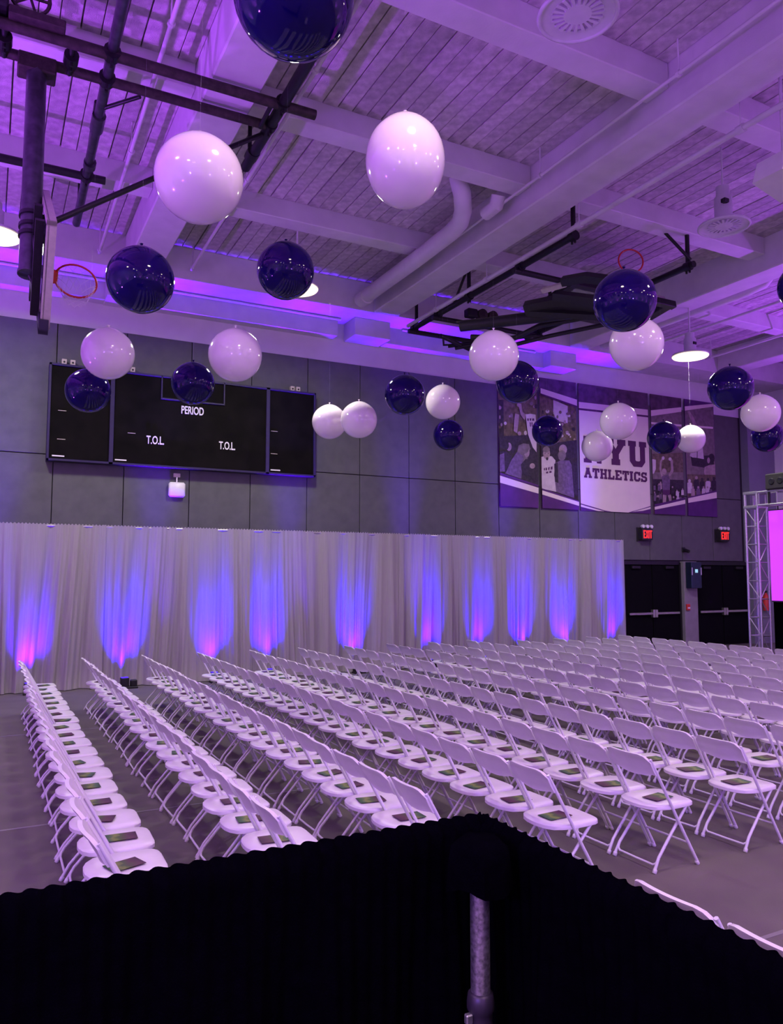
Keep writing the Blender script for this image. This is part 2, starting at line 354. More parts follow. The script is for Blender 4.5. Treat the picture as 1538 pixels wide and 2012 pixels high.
pipe('sprinkler_pipe', [(17.35, 9.5, 8.1), (17.5, 14.6, 8.1)], .034, 'bright thin white pipe ending at the lit lamp on the right', extra=hang([(17.4, 11.0, 8.1), (17.49, 14.4, 8.1)]))
pipe('wall_conduit', [(X0 + .2, 15.9, 7.96), (7.0, 15.9, 7.96)], .03, 'white conduit along the violet soffit above the scoreboard', cat='conduit')
pipe('wall_conduit', [(8.6, 15.9, 7.96), (12.6, 15.9, 7.96)], .03, 'white conduit along the soffit above the banners', cat='conduit')

# ------------------------------------------------------------------ far wall: scoreboard, devices, banners, signs, doors
SY = 16.02
sb = empty('scoreboard', (3.69, Y1 - .07, 4.28))
def W(px, py, y=SY): p = aty(px, py, y); return (p.x, p.z)
sx0, sx1, sz0, sz1 = .92, 6.44, 4.29, 6.2
o = sb.location
MB().bbox((sx0 - o.x, SY + .02 - o.y, sz0 - o.z), (sx1 - o.x, Y1 - .07 - o.y, sz1 - o.z), .01).build('cabinet', 'exitcase', sb)
div = [2.09, 5.32]
for a, b in ((sx0, div[0]), (div[0], div[1]), (div[1], sx1)):
    MB().box((a + .04 - o.x, SY + .0 - o.y, sz0 + .05 - o.z), (b - .04 - o.x, SY + .03 - o.y, sz1 - .05 - o.z)).build('display_panel', 'score', sb)
fr = .045
for a, b, c, d in ((sx0, sx1, sz1 - fr, sz1), (sx0, sx1, sz0, sz0 + fr), (sx0, sx0 + fr, sz0, sz1), (sx1 - fr, sx1, sz0, sz1), (div[0] - .04, div[0] + .04, sz0, sz1), (div[1] - .04, div[1] + .04, sz0, sz1),
                   (3.03, 3.06, 5.72, sz1), (4.33, 4.36, 5.72, sz1), (3.03, 4.36, 5.70, 5.735)):
    MB().bbox((a - o.x, SY - .035 - o.y, c - o.z), (b - o.x, SY + .02 - o.y, d - o.z), .005).build('frame_bar', 'scoreframe', sb)
for x, z in ((sx0 + .22, sz0 + .1), (div[0] + .2, sz0 + .1), (div[1] + .2, sz0 + .1)):
    MB().box((x - .12 - o.x, SY - .006 - o.y, z - .012 - o.z), (x + .1 - o.x, SY + .001 - o.y, z + .012 - o.z)).build('maker_plate', 'lettering', sb)
for x, z in ((1.2, 5.28), (1.2, 4.72), (2.5, 4.95), (5.5, 5.25), (5.5, 4.75)):
    MB().box((x - .1 - o.x, SY - .004 - o.y, z - .006 - o.z), (x + .05 - o.x, SY + .001 - o.y, z + .004 - o.z)).build('digit_mark', 'tan', sb)
def text_obj(s, size, loc, m, parent, name='lettering', sx=1.0, bold=.0):
    cu = bpy.data.curves.new(name, 'FONT'); cu.body = s; cu.size = size; cu.align_x = 'CENTER'; cu.align_y = 'CENTER'; cu.extrude = .004; cu.offset = bold
    t = bpy.data.objects.new(name, cu); C.objects.link(t); bpy.context.view_layer.update()
    dg = bpy.context.evaluated_depsgraph_get(); me = bpy.data.meshes.new_from_object(t.evaluated_get(dg)); bpy.data.objects.remove(t)
    me.materials.clear(); me.materials.append(M[m])
    ob = link(name, me, parent); ob.rotation_euler = (math.pi / 2, 0, 0); ob.scale = (sx, 1, 1)
    ob.location = Vector(loc) - (parent.location if parent else Vector()); return ob
for s, px, py in (('PERIOD', 378, 808), ('T.O.L.', 305, 866), ('T.O.L.', 446, 877)):
    a = W(px, py); text_obj(s, .23, (a[0], SY - .012, a[1]), 'lettering', sb, 'lettering', .6, .004)
tag(sb, 'dark wide scoreboard reading PERIOD and T.O.L. on the far wall', 'scoreboard')
for px, py, lb in ((127, 708, 'leftmost small sounder box on top of the scoreboard'), (144, 709, 'second small sounder box on top of the scoreboard'), (262, 725, 'small sounder box on the scoreboard beside the white balloon'),
                   (577, 763, 'left box of the pair on top of the scoreboard right end'), (588, 765, 'right box of the pair on top of the scoreboard right end')):
    a = W(px, py); e = empty('junction_box', (a[0], SY + .1, sz1))
    MB().bbox((-.045, -.04, 0), (.045, .06, .12), .006).build('box_body', 'tan', e)
    MB().lathe([(.02, -.05), (.02, -.03), (.012, -.045)], 10, (0, 0, .06), ax='y').build('knockout', 'black', e)
    tag(e, lb, 'junction box', 'boxes on top of the scoreboard')
a = aty(347, 962, 16.18); e = empty('access_point', (a.x, 16.2, a.z - .16))
MB().bbox((-.17, -.09, 0), (.17, 0, .31), .035).build('cover', 'whiteplastic', e, True)
MB().box((-.012, -.02, .31), (.012, 0, .42)).build('cable', 'whiteplastic', e)
MB().bbox((-.07, -.03, .42), (.07, .03, .5), .006).build('wall_outlet', 'tan', e)
tag(e, 'square white wireless box with outlet under the scoreboard', 'access point')

# banner panels
BYF = Y1 - .095
bx = [aty(p, 880, BYF).x for p in (979, 1056, 1061, 1133.5, 1138, 1275, 1280, 1341, 1347, 1404)]
bz0, bz1 = 3.86, 7.40
def cmap(k):
    ox, oy, s = {1: (970, 740, 7.45), 2: (1270, 760, 7.74), 3: (1128, 740, 7.45)}[k]
    return lambda p: (lambda q: (q.x, q.z))(aty(ox + p[0] / s, oy + p[1] / s, BYF))
class Print:
    def __init__(s, k, x0, x1, z0, z1): s.mb = MB(); s.k = cmap(k); s.b = (x0, x1, z0, z1); s.mats = []; s.l = 0
    def poly(s, pts, m, raw=False):
        P = [s.k(p) for p in pts] if not raw else list(pts)
        def clip(P, ax, lim, sign):
            out = []
            for i in range(len(P)):
                a, b = P[i - 1], P[i]; da, db = sign * (a[ax] - lim), sign * (b[ax] - lim)
                if (da <= 0) != (db <= 0):
                    t = da / (da - db); out.append((a[0] + (b[0] - a[0]) * t, a[1] + (b[1] - a[1]) * t))
                if db <= 0: out.append(b)
            return out
        for ax, lim, sg in ((0, s.b[0], -1), (0, s.b[1], 1), (1, s.b[2], -1), (1, s.b[3], 1)):
            P = clip(P, ax, lim, sg)
            if len(P) < 3: return
        if m not in s.mats: s.mats.append(m)
        s.l += 1; y = BYF - .0006 * s.l
        s.mb.add([(p[0], y, p[1]) for p in P], [tuple(range(len(P)))], s.mats.index(m))
    def ell(s, cx, cy, rx, ry, m, n=12): s.poly([(cx + rx * math.cos(2 * math.pi * i / n), cy + ry * math.sin(2 * math.pi * i / n)) for i in range(n)], m)
def banner(i, lb, base, k):
    a, b = bx[2 * i], bx[2 * i + 1]
    root = empty('banner_panel', ((a + b) / 2, Y1 - .07, bz0))
    ro = root.location
    MB().box((a - ro.x, BYF - ro.y, 0), (b - ro.x, -.002, bz1 - bz0)).build('panel_board', base, root)
    p = Print(k, a + .01, b - .01, bz0 + .01, bz1 - .01)
    tag(root, lb, 'banner', 'wall banner panels'); return root, p
def finish(root, p):
    ro = root.location; p.mb.v = [(v[0] - ro.x, v[1] - ro.y, v[2] - ro.z) for v in p.mb.v]
    p.mb.build('printed_picture', p.mats, root)
def person_back(p, x, y, h, coat, head='ph_dark'):       # small standing spectator, traced loosely
    p.ell(x, y, h * .11, h * .14, head); p.poly([(x - h * .2, y + h * .2), (x - h * .1, y + h * .12), (x + h * .1, y + h * .12), (x + h * .2, y + h * .2), (x + h * .22, y + h), (x - h * .22, y + h)], coat)
rnd = random.Random(3)
# panel one
root, p = banner(0, 'leftmost banner panel, shouting fans beside a jumping player', 'bpurple', 1)
p.poly([(40, -60), (660, -60), (660, 1640), (40, 1440)], 'ph_olive')
p.poly([(40, 340), (140, 340), (150, 1100), (40, 1200)], 'ph_dark')
for _ in range(46):
    p.ell(rnd.uniform(60, 620), rnd.uniform(60, 930), rnd.uniform(10, 30), rnd.uniform(14, 34), rnd.choice(['ph_grey', 'ph_dark', 'ph_skin', 'ph_white', 'ph_olive']))
p.poly([(40, 880), (640, 850), (640, 1640), (40, 1430)], 'ph_dark')
p.poly([(350, 400), (390, 400), (410, 520), (460, 560), (440, 640), (380, 560)], 'ph_skin')
p.poly([(300, 540), (360, 560), (350, 680), (330, 830), (280, 800), (285, 680)], 'ph_skin')
p.poly([(455, 560), (520, 545), (600, 560), (615, 900), (615, 1110), (560, 1040), (490, 850), (470, 700)], 'ph_white')
for q in ([(478, 615), (500, 615), (500, 650), (478, 650)], [(510, 615), (540, 615), (532, 650), (518, 650)], [(550, 615), (580, 615), (580, 650), (550, 650)], [(512, 672), (528, 672), (532, 735), (518, 735)], [(538, 672), (554, 672), (558, 735), (544, 735)]): p.poly(q, 'bink')
p.ell(210, 1030, 38, 62, 'ph_skin'); p.ell(175, 1010, 34, 60, 'ph_dark')
p.poly([(60, 1110), (150, 1090), (250, 1160), (250, 1300), (150, 1400), (60, 1400)], 'ph_dark'); p.poly([(60, 1150), (140, 1120), (150, 1390), (60, 1400)], 'ph_coat')
p.poly([(330, 1100), (350, 1010), (420, 980), (500, 990), (525, 1060), (490, 1110), (480, 1200), (430, 1290), (300, 1250)], 'ph_grey')
p.ell(470, 1110, 40, 75, 'ph_skin'); p.ell(430, 1060, 70, 75, 'ph_grey')
p.poly([(170, 1390), (240, 1230), (330, 1100), (420, 1170), (400, 1320), (390, 1500), (150, 1420)], 'ph_coat')
p.poly([(380, 1290), (460, 1200), (560, 1380), (620, 1500), (600, 1540), (520, 1460), (400, 1420)], 'ph_dark'); p.ell(550, 1310, 40, 40, 'ph_skin')
p.poly([(60, 1400), (640, 1590), (640, 1620), (60, 1440)], 'bpurple'); p.poly([(60, 1445), (640, 1630), (640, 1715), (60, 1550)], 'bwhite'); p.poly([(60, 1555), (640, 1715), (640, 1990), (60, 1990)], 'bpurple')
finish(root, p)
# panel two
root, p = banner(1, 'banner panel with a cheering white-shirted player, left of the white panel', 'bpurple2', 1)
p.poly([(660, 230), (1230, 440), (1230, 1830), (660, 1650)], 'ph_olive')
p.poly([(870, 340), (1080, 430), (1080, 680), (940, 650), (870, 560)], 'ph_white')
for _ in range(50):
    p.ell(rnd.uniform(690, 1190), rnd.uniform(470, 1000), rnd.uniform(10, 28), rnd.uniform(14, 32), rnd.choice(['ph_grey', 'ph_dark', 'ph_skin', 'ph_white', 'ph_olive']))
p.poly([(670, 1000), (1200, 930), (1230, 1830), (670, 1640)], 'ph_dark')
p.ell(1000, 1070, 60, 75, 'ph_skin'); p.ell(985, 1150, 60, 70, 'ph_grey'); p.ell(1110, 1180, 60, 70, 'ph_dark')
p.poly([(680, 1180), (740, 1160), (840, 1170), (890, 1230), (870, 1450), (910, 1560), (910, 1690), (680, 1640)], 'ph_white')
p.ell(760, 1130, 52, 82, 'ph_skin'); p.ell(755, 1070, 52, 45, 'ph_grey'); p.ell(768, 1205, 17, 24, 'ph_dark'); p.ell(738, 1125, 8, 6, 'ph_dark'); p.ell(785, 1125, 8, 6, 'ph_dark')
for q in ([(720, 1340), (735, 1340), (735, 1375), (720, 1375)], [(745, 1335), (765, 1335), (765, 1375), (745, 1375)], [(780, 1335), (805, 1325), (797, 1372), (785, 1372)], [(818, 1325), (845, 1315), (845, 1360), (818, 1365)], [(750, 1395), (782, 1390), (782, 1418), (750, 1420)], [(797, 1388), (830, 1380), (830, 1410), (797, 1412)]): p.poly(q, 'bink')
p.poly([(880, 1270), (960, 1230), (1090, 1230), (1140, 1330), (1160, 1780), (900, 1690), (880, 1500)], 'ph_coat')
p.poly([(870, 1280), (920, 1260), (930, 1560), (880, 1540)], 'ph_dark'); p.ell(980, 1170, 55, 65, 'ph_grey')
p.poly([(1120, 1260), (1200, 1250), (1200, 1700), (1160, 1760)], 'ph_dark')
p.poly([(660, 170), (1210, 345), (1210, 435), (660, 245)], 'bwhite'); p.poly([(660, 248), (1210, 440), (1210, 460), (660, 268)], 'bink')
p.poly([(670, 1630), (1230, 1820), (1230, 1850), (670, 1660)], 'bpurple'); p.poly([(670, 1660), (1240, 1840), (1240, 1900), (670, 1720)], 'bwhite'); p.poly([(670, 1725), (1250, 1900), (1250, 1990), (670, 1990)], 'bpurple')
finish(root, p)
# panel three, the white one with the lettering
root, p = banner(2, 'white banner panel reading NYU ATHLETICS', 'bpurple2', 3)
p.poly([(30, 365), (1130, 490), (1160, 1990), (30, 1990)], 'bwhite')
p.poly([(30, 455), (1130, 575), (1130, 602), (30, 485)], 'bink')
p.poly([(40, 1840), (250, 1900), (450, 1960), (620, 1990), (640, 2040), (40, 2040)], 'bpurple'); p.poly([(40, 1855), (240, 1915), (420, 1965), (500, 1990), (440, 1990), (40, 1890)], 'bwhite')
p.poly([(1160, 1880), (1000, 1930), (800, 1985), (740, 2040), (1160, 2040)], 'bpurple'); p.poly([(1160, 1895), (1000, 1940), (850, 1980), (1000, 1965), (1160, 1925)], 'bwhite')
LET = {
 'N': [[(0,0),(2.6,0),(2.6,1.5),(2.1,1.5),(2.1,8.5),(2.6,8.5),(2.6,10),(0,10),(0,8.5),(.5,8.5),(.5,1.5),(0,1.5)], [(1.2,10),(2.7,10),(5.2,3.2),(5.2,0),(4.4,0)], [(3.8,10),(6.4,10),(6.4,8.5),(5.9,8.5),(5.9,0),(4.4,0),(4.4,8.5),(3.8,8.5)]],
 'Y': [[(2,0),(5,0),(5,2.3),(4.6,2.3),(4.6,4.2),(6.4,7.7),(7,7.7),(7,10),(4.1,10),(4.1,8),(4.4,8),(3.5,6.2),(2.6,8),(2.9,8),(2.9,10),(0,10),(0,7.7),(.6,7.7),(2.4,4.2),(2.4,2.3),(2,2.3)]],
 'U': [[(0,10),(0,7.9),(.5,7.9),(.5,2),(1.8,0),(4.8,0),(6,2),(6,7.9),(6.5,7.9),(6.5,10),(3.9,10),(3.9,7.9),(4.2,7.9),(4.2,2.6),(3.9,2.2),(2.9,2.2),(2.5,2.6),(2.5,7.9),(2.8,7.9),(2.8,10)]],
 'A': [[(0,0),(2.6,0),(2.6,2),(2.2,2),(2.5,3.2),(4,3.2),(4.2,2),(3.8,2),(3.8,0),(6.6,0),(6.6,2),(6,2),(4.5,8.2),(4.8,8.2),(4.8,10),(1.7,10),(1.7,8.2),(2,8.2),(.6,2),(0,2)]],
 'T': [[(1.5,0),(4.5,0),(4.5,2),(4,2),(4,7.8),(4.6,7.8),(4.6,6),(6,6),(6,10),(0,10),(0,6),(1.4,6),(1.4,7.8),(2,7.8),(2,2),(1.5,2)]],
 'H': [[(0,0),(2.8,0),(2.8,2),(2.3,2),(2.3,4),(3.9,4),(3.9,2),(3.4,2),(3.4,0),(6.2,0),(6.2,2),(5.7,2),(5.7,8),(6.2,8),(6.2,10),(3.4,10),(3.4,8),(3.9,8),(3.9,6),(2.3,6),(2.3,8),(2.8,8),(2.8,10),(0,10),(0,8),(.5,8),(.5,2),(0,2)]],
 'L': [[(0,0),(5.8,0),(5.8,4),(4.3,4),(4.3,2.1),(2.5,2.1),(2.5,8),(3,8),(3,10),(0,10),(0,8),(.6,8),(.6,2),(0,2)]],
 'E': [[(0,0),(6,0),(6,3.6),(4.6,3.6),(4.6,2.1),(2.5,2.1),(2.5,4.1),(3.9,4.1),(3.9,6),(2.5,6),(2.5,7.9),(4.5,7.9),(4.5,6.6),(5.9,6.6),(5.9,10),(0,10),(0,8),(.6,8),(.6,2),(0,2)]],
 'I': [[(0,0),(3.2,0),(3.2,2),(2.6,2),(2.6,8),(3.2,8),(3.2,10),(0,10),(0,8),(.6,8),(.6,2),(0,2)]],
 'C': [[(.2,1.8),(1.6,0),(4.6,0),(6,1.8),(6,4),(4.2,4),(4.2,2.6),(3.7,2.1),(2.5,2.1),(2.1,2.6),(2.1,7.4),(2.5,7.9),(3.7,7.9),(4.2,7.4),(4.2,6.2),(6,6.2),(6,10),(4.9,10),(4.6,9.5),(4.2,10),(1.6,10),(.2,8.2)]],
 'S': [[(0,0),(1.2,0),(1.5,.5),(2,0),(4.5,0),(5.8,1.8),(5.8,4.4),(4.6,5.9),(2.2,6.2),(2,6.6),(2,7.6),(2.4,8),(3.3,8),(3.8,7.4),(3.8,6.7),(5.5,6.7),(5.5,10),(4.4,10),(4.1,9.5),(3.6,10),(1.5,10),(.2,8.2),(.2,5.8),(1.4,4.4),(3.6,4.1),(3.9,3.6),(3.9,2.5),(3.5,2),(2.3,2),(1.8,2.6),(1.8,3.5),(0,3.5)]],
}
def word(s, x0, x1, zb, h, gap):
    ws = [max(q[0] for pl in LET[c] for q in pl) for c in s]; tot = sum(ws) + gap * (len(s) - 1); k = (x1 - x0) / tot; x = x0
    for c, wd in zip(s, ws):
        for pl in LET[c]: p.poly([(x + q[0] * k, zb + q[1] * h / 10) for q in pl], 'bink', True)
        x += (wd + gap) * k
nl, nr = aty(1146, 880, BYF).x, aty(1269, 880, BYF).x
zn0 = (aty(1147, 909, BYF).z + aty(1260, 917.5, BYF).z) / 2; zn1 = (aty(1146, 857, BYF).z + aty(1265, 868, BYF).z) / 2
word('NYU', nl, nr, zn0, zn1 - zn0, .9)
za0 = (aty(1147, 938, BYF).z + aty(1265, 947.5, BYF).z) / 2; za1 = (aty(1150, 919, BYF).z + aty(1268, 928, BYF).z) / 2
word('ATHLETICS', nl, nr, za0, za1 - za0, .55)
finish(root, p)
# panel four
root, p = banner(3, 'banner panel with a player reaching up, right of the white panel', 'bpurple2', 2)
p.poly([(40, 440), (590, 370), (590, 1700), (60, 1820)], 'ph_grey')
p.poly([(40, 360), (590, 305), (590, 370), (40, 450)], 'bwhite'); p.poly([(60, 535), (530, 575), (530, 605), (60, 565)], 'bwhite')
p.poly([(70, 1020), (590, 1000), (590, 1300), (70, 1300)], 'ph_olive'); p.poly([(60, 1400), (600, 1420), (600, 1700), (60, 1830)], 'ph_dark')
p.poly([(85, 1100), (140, 1110), (140, 1250), (110, 1320), (90, 1320)], 'ph_white')
p.poly([(200, 1130), (235, 1090), (240, 1120), (225, 1170), (225, 1290), (255, 1360), (225, 1380), (195, 1260)], 'ph_skin'); p.poly([(355, 1090), (395, 1110), (410, 1280), (360, 1360), (330, 1350), (375, 1250)], 'ph_skin')
p.ell(250, 1085, 22, 28, 'ph_white'); p.ell(355, 1100, 24, 26, 'ph_white')
p.ell(265, 1290, 38, 48, 'ph_skin'); p.poly([(230, 1360), (330, 1340), (355, 1420), (350, 1570), (245, 1580)], 'ph_coat')
p.poly([(240, 1570), (365, 1570), (365, 1640), (310, 1650), (245, 1640)], 'bink'); p.poly([(245, 1640), (300, 1650), (290, 1800), (240, 1800)], 'ph_skin'); p.poly([(320, 1650), (365, 1640), (395, 1740), (350, 1770)], 'ph_skin')
for _ in range(26):
    x = rnd.choice([rnd.uniform(100, 230), rnd.uniform(380, 560)]); person_back(p, x, rnd.uniform(1450, 1690), rnd.uniform(70, 120), rnd.choice(['ph_white', 'ph_dark', 'ph_dark', 'ph_coat', 'ph_skin']), rnd.choice(['ph_skin', 'ph_skin', 'ph_dark']))
p.poly([(60, 1800), (600, 1680), (600, 1715), (60, 1845)], 'bpurple'); p.poly([(60, 1840), (600, 1712), (600, 1775), (60, 1880)], 'bwhite'); p.poly([(60, 1880), (620, 1770), (620, 2020), (60, 2020)], 'bpurple')
finish(root, p)
# panel five
root, p = banner(4, 'rightmost banner panel with a seated crowd and a raised arm', 'bpurple', 2)
p.poly([(560, 360), (1030, 290), (1070, 1620), (590, 1700)], 'ph_grey')
p.poly([(560, 300), (1030, 255), (1030, 300), (560, 365)], 'bwhite'); p.poly([(560, 575), (1010, 610), (1010, 640), (560, 605)], 'bwhite')
p.poly([(620, 380), (650, 370), (720, 470), (770, 600), (720, 600), (680, 520)], 'ph_skin')
p.poly([(670, 1060), (1000, 1040), (1030, 1200), (870, 1230), (690, 1200)], 'ph_dark'); p.poly([(655, 1050), (700, 900), (850, 900), (870, 1100), (760, 1080), (700, 1075)], 'ph_white'); p.poly([(765, 980), (775, 980), (772, 1080), (762, 1080)], 'ph_dark')
p.ell(985, 1090, 50, 75, 'ph_dark'); p.ell(940, 1120, 22, 46, 'ph_skin'); p.poly([(880, 1220), (950, 1190), (1040, 1180), (1050, 1560), (900, 1400), (870, 1300)], 'ph_skin')
p.poly([(600, 1330), (1060, 1340), (1070, 1640), (600, 1720)], 'ph_olive')
for x, y, h, c1, c2 in ((650, 1430, 190, 'ph_white', 'ph_white'), (755, 1385, 200, 'ph_dark', 'ph_skin'), (840, 1410, 180, 'ph_dark', 'ph_dark'), (930, 1410, 190, 'ph_white', 'ph_dark'), (1020, 1400, 200, 'ph_dark', 'ph_dark'), (700, 1530, 130, 'ph_skin', 'ph_skin'), (780, 1530, 140, 'ph_coat', 'ph_skin'), (860, 1530, 120, 'ph_white', 'ph_skin'), (920, 1530, 120, 'ph_white', 'ph_skin'), (965, 1545, 110, 'ph_coat', 'ph_dark')): person_back(p, x, y, h, c1, c2)
p.poly([(590, 1690), (1070, 1570), (1070, 1605), (590, 1715)], 'bpurple'); p.poly([(590, 1705), (1070, 1598), (1070, 1690), (590, 1775)], 'bwhite'); p.poly([(590, 1772), (1080, 1690), (1080, 2020), (590, 2020)], 'bpurple')
finish(root, p)

# exit signs
def exit_sign(px, py, lb):
    a = aty(px, py, 16.1); e = empty('exit_sign', (a.x, Y1 - .07, a.z))
    MB().bbox((-.2, -.2, -.16), (.2, -.02, .16), .012).build('housing', 'exitcase', e)
    MB().box((-.24, -.03, -.2), (.3, 0, .2)).build('back_plate', 'exitcase', e)
    MB().bbox((-.16, -.12, .16), (.22, -.04, .2), .01).build('lamp_bracket', 'exitcase', e)
    for x in (-.12, .04, .2):
        MB().lathe([(.0, -.18), (.05, -.17), (.055, -.12), (.03, -.06), (0, -.05)], 12, (x, 0, .225), ax='y').build('lamp_head', 'whiteplastic', e, True)
    LE = {'E': [[0,0,1,2],[0,0,3,.45],[0,.8,2.6,1.25],[0,1.6,3,2.05]]}
    g = MB(); s = .105; x = -.165; z = -.11; h = .22
    def bar(a, b, c, d): g.box((x + a, -.207, z + c), (x + b, -.199, z + d))
    bar(0, .025, 0, h); bar(0, .07, 0, .03); bar(0, .06, .095, .125); bar(0, .07, h - .03, h)
    for t in (-1, 1):
        g.add([(x + .085 + (.0 if t > 0 else .06), -.205, z), (x + .11 + (.0 if t > 0 else .06), -.205, z), (x + .17 - (.0 if t > 0 else .06), -.205, z + h), (x + .145 - (.0 if t > 0 else .06), -.205, z + h)], [(0, 1, 2, 3)])
    bar(.19, .215, 0, h); bar(.265, .29, 0, h); bar(.23, .325, h - .03, h)
    g.build('exit_letters', 'exitred', e)
    return tag(e, lb, 'exit sign', 'red exit signs')
exit_sign(1269, 1050, 'lit red EXIT sign above the left double door, nearer the curtain')
exit_sign(1421, 1053, 'lit red EXIT sign above the right double door, nearer the truss')
a = aty(1343, 1080, 16.2); e = empty('wall_camera', (a.x, Y1 - .07, a.z)); MB().bbox((-.06, -.04, -.07), (.06, 0, .07), .01).build('mount', 'black', e); MB().tube([(0, -.03, 0), (.02, -.2, -.06)], .05, 10).build('camera_barrel', 'black', e, True)
tag(e, 'small dark camera on the wall between the exit signs', 'camera')
# doors
def double_door(n, px0, px1, lb):
    xa, xb = aty(px0, 1150, 16.2).x, aty(px1, 1150, 16.2).x
    e = empty('door_%d' % n, ((xa + xb) / 2, 16.24, 0)); c = (xa + xb) / 2
    m = (xb - xa) / 2
    for s in (-1, 1):
        lf = MB().bbox((min(s * m, s * .012), -.06, .02), (max(s * m, s * .012), -.01, 2.4), .006).build('door_leaf', 'door', e)
        MB().bbox((min(s * .1, s * (m - .12)), -.16, .98), (max(s * .1, s * (m - .12)), -.11, 1.045), .01).build('push_bar', 'steelbar', lf)
        MB().bbox((s * .05 - .04, -.17, .9), (s * .05 + .04, -.06, 1.12), .01).build('latch_case', 'steelbar', lf)
        MB().bbox((s * (m * .6) - .16, -.13, 2.28), (s * (m * .6) + .16, -.06, 2.36), .01).build('door_closer', 'black', lf)
    for s in (-1, 1): MB().box((s * m - .03, -.09, 0), (s * m + .03, 0, 2.46)).build('door_frame', 'black', e)
    MB().box((-m, -.09, 2.4), (m, 0, 2.5)).build('door_header', 'black', e)
    return tag(e, lb, kind='structure')
double_door(1, 1224, 1334, 'dark double door with push bars left of the post')
double_door(2, 1364, 1470, 'dark double door with push bars right of the post')
xa, xb = aty(1336, 1150, 16.2).x, aty(1362, 1150, 16.2).x
tag(MB().bbox((xa, 16.05, 0), (xb, 16.299, 2.5), .01).build('trim_1', 'postgrey'), 'grey post between the double doors', kind='structure')
e = empty('control_box', ((xa + xb) / 2, 16.05, 1.72))
MB().bbox((-.21, -.22, 0), (.21, 0, .76), .012).build('case', 'steelbox', e)
MB().box((-.06, -.226, .45), (.05, -.215, .55)).build('display', 'lcd', e)
for s in (-1, 1): MB().bbox((s * .185 - .018, -.235, .38), (s * .185 + .018, -.2, .6), .005).build('side_handle', 'alu', e)
tag(e, 'dark blue box with small lit display on the post', 'control box')
a = aty(1351, 1193, 16.04); e = empty('fire_alarm', (a.x, 16.05, a.z - .09)); MB().bbox((-.065, -.05, 0), (.065, 0, .18), .01).build('case', 'red', e); MB().box((-.045, -.06, .05), (.045, -.045, .09)).build('pull_bar', 'lettering', e)
tag(e, 'small red fire alarm pull box on the post', 'fire alarm')

# ------------------------------------------------------------------ white pipe-and-drape curtain
CY, CZ = 15.5, 3.03
seams = [-1.15, .42, 1.96, 3.65, 5.16, 6.72, 8.3, 9.85, 11.4, 13.0, 14.1, 15.1]
rail = empty('curtain_rail', (7, CY, 0))
MB().tube([(seams[0] - 7, 0, CZ - .02), (15.1 - 7, 0, CZ - .02)], .024, 10).build('crossbar', 'alu', rail, True)
for x in (seams[0], 1.96, 5.16, 8.3, 11.4, 15.08):
    MB().tube([(x - 7, .06, .01), (x - 7, .06, CZ)], .026, 10).build('upright', 'alu', rail, True)
    MB().bbox((x - 7 - .2, -.14, 0), (x - 7 + .2, .26, .012), .003).build('base_plate', 'black', rail)
tag(rail, 'metal pipe frame carrying the long white curtain', 'curtain frame')
place = ['leftmost', 'second from left', 'third from left', 'fourth from left', 'fifth from left', 'sixth from left', 'sixth from right', 'fourth from right', 'third from right', 'second from right', 'rightmost']
place = ['leftmost'] + [ORD[i] + ' from the left' for i in range(1, 10)] + ['rightmost, by the dark doors']
for k in range(len(seams) - 1):
    a, b = seams[k] - .02, seams[k + 1] + .02; wd = b - a; rn = random.Random(40 + k)
    nx, nz = int(wd / .0105), 16
    ks = [(rn.uniform(4, 6.5), rn.uniform(0, 6.3), .62), (rn.uniform(8, 11), rn.uniform(0, 6.3), .40), (rn.uniform(15, 19), rn.uniform(0, 6.3), .20), (rn.uniform(1.6, 2.6), rn.uniform(0, 6.3), .85)]
    gath = rn.uniform(.08, .20) * rn.choice((-1, 1)); vs = []
    for j in range(nz + 1):
        t = j / nz; z = CZ + .012 - t * (CZ - .0)
        for i in range(nx + 1):
            u = i / nx; d = 0
            for n_, ph, am in ks:
                q = 2 * math.pi * n_ * (u + .012 * math.sin(3 * t + ph)) * wd / 1.55 + ph
                d += am * (math.copysign(abs(math.sin(q)) ** .75, math.sin(q))) * (1 if n_ < 7 else .5 + .5 * math.sin(5 * u + ph))
            amp = .014 + .050 * min(1, t * 1.35)
            edge = min(1, min(u, 1 - u) * 9)
            xx = a + wd * u + gath * t * math.sin(math.pi * u) + .012 * t * math.sin(11 * u + k)
            yy = CY - .03 + d * amp * (.35 + .65 * edge)
            if t > .97: yy -= .04 * (t - .97) / .03
            zz = z + (.012 * math.sin(i * 1.1) if j == 0 else 0)
            vs.append((xx - (a + b) / 2, yy - CY, max(.012, zz)))
    fs = [(j*(nx+1)+i, j*(nx+1)+i+1, (j+1)*(nx+1)+i+1, (j+1)*(nx+1)+i) for j in range(nz) for i in range(nx)]
    o = MB().add(vs, fs).build('white_curtain', 'curtain', None, True); o.location = ((a + b) / 2, CY, 0)
    tag(o, 'sheer white floor-length curtain panel, ' + place[k], 'curtain', 'white curtain panels')

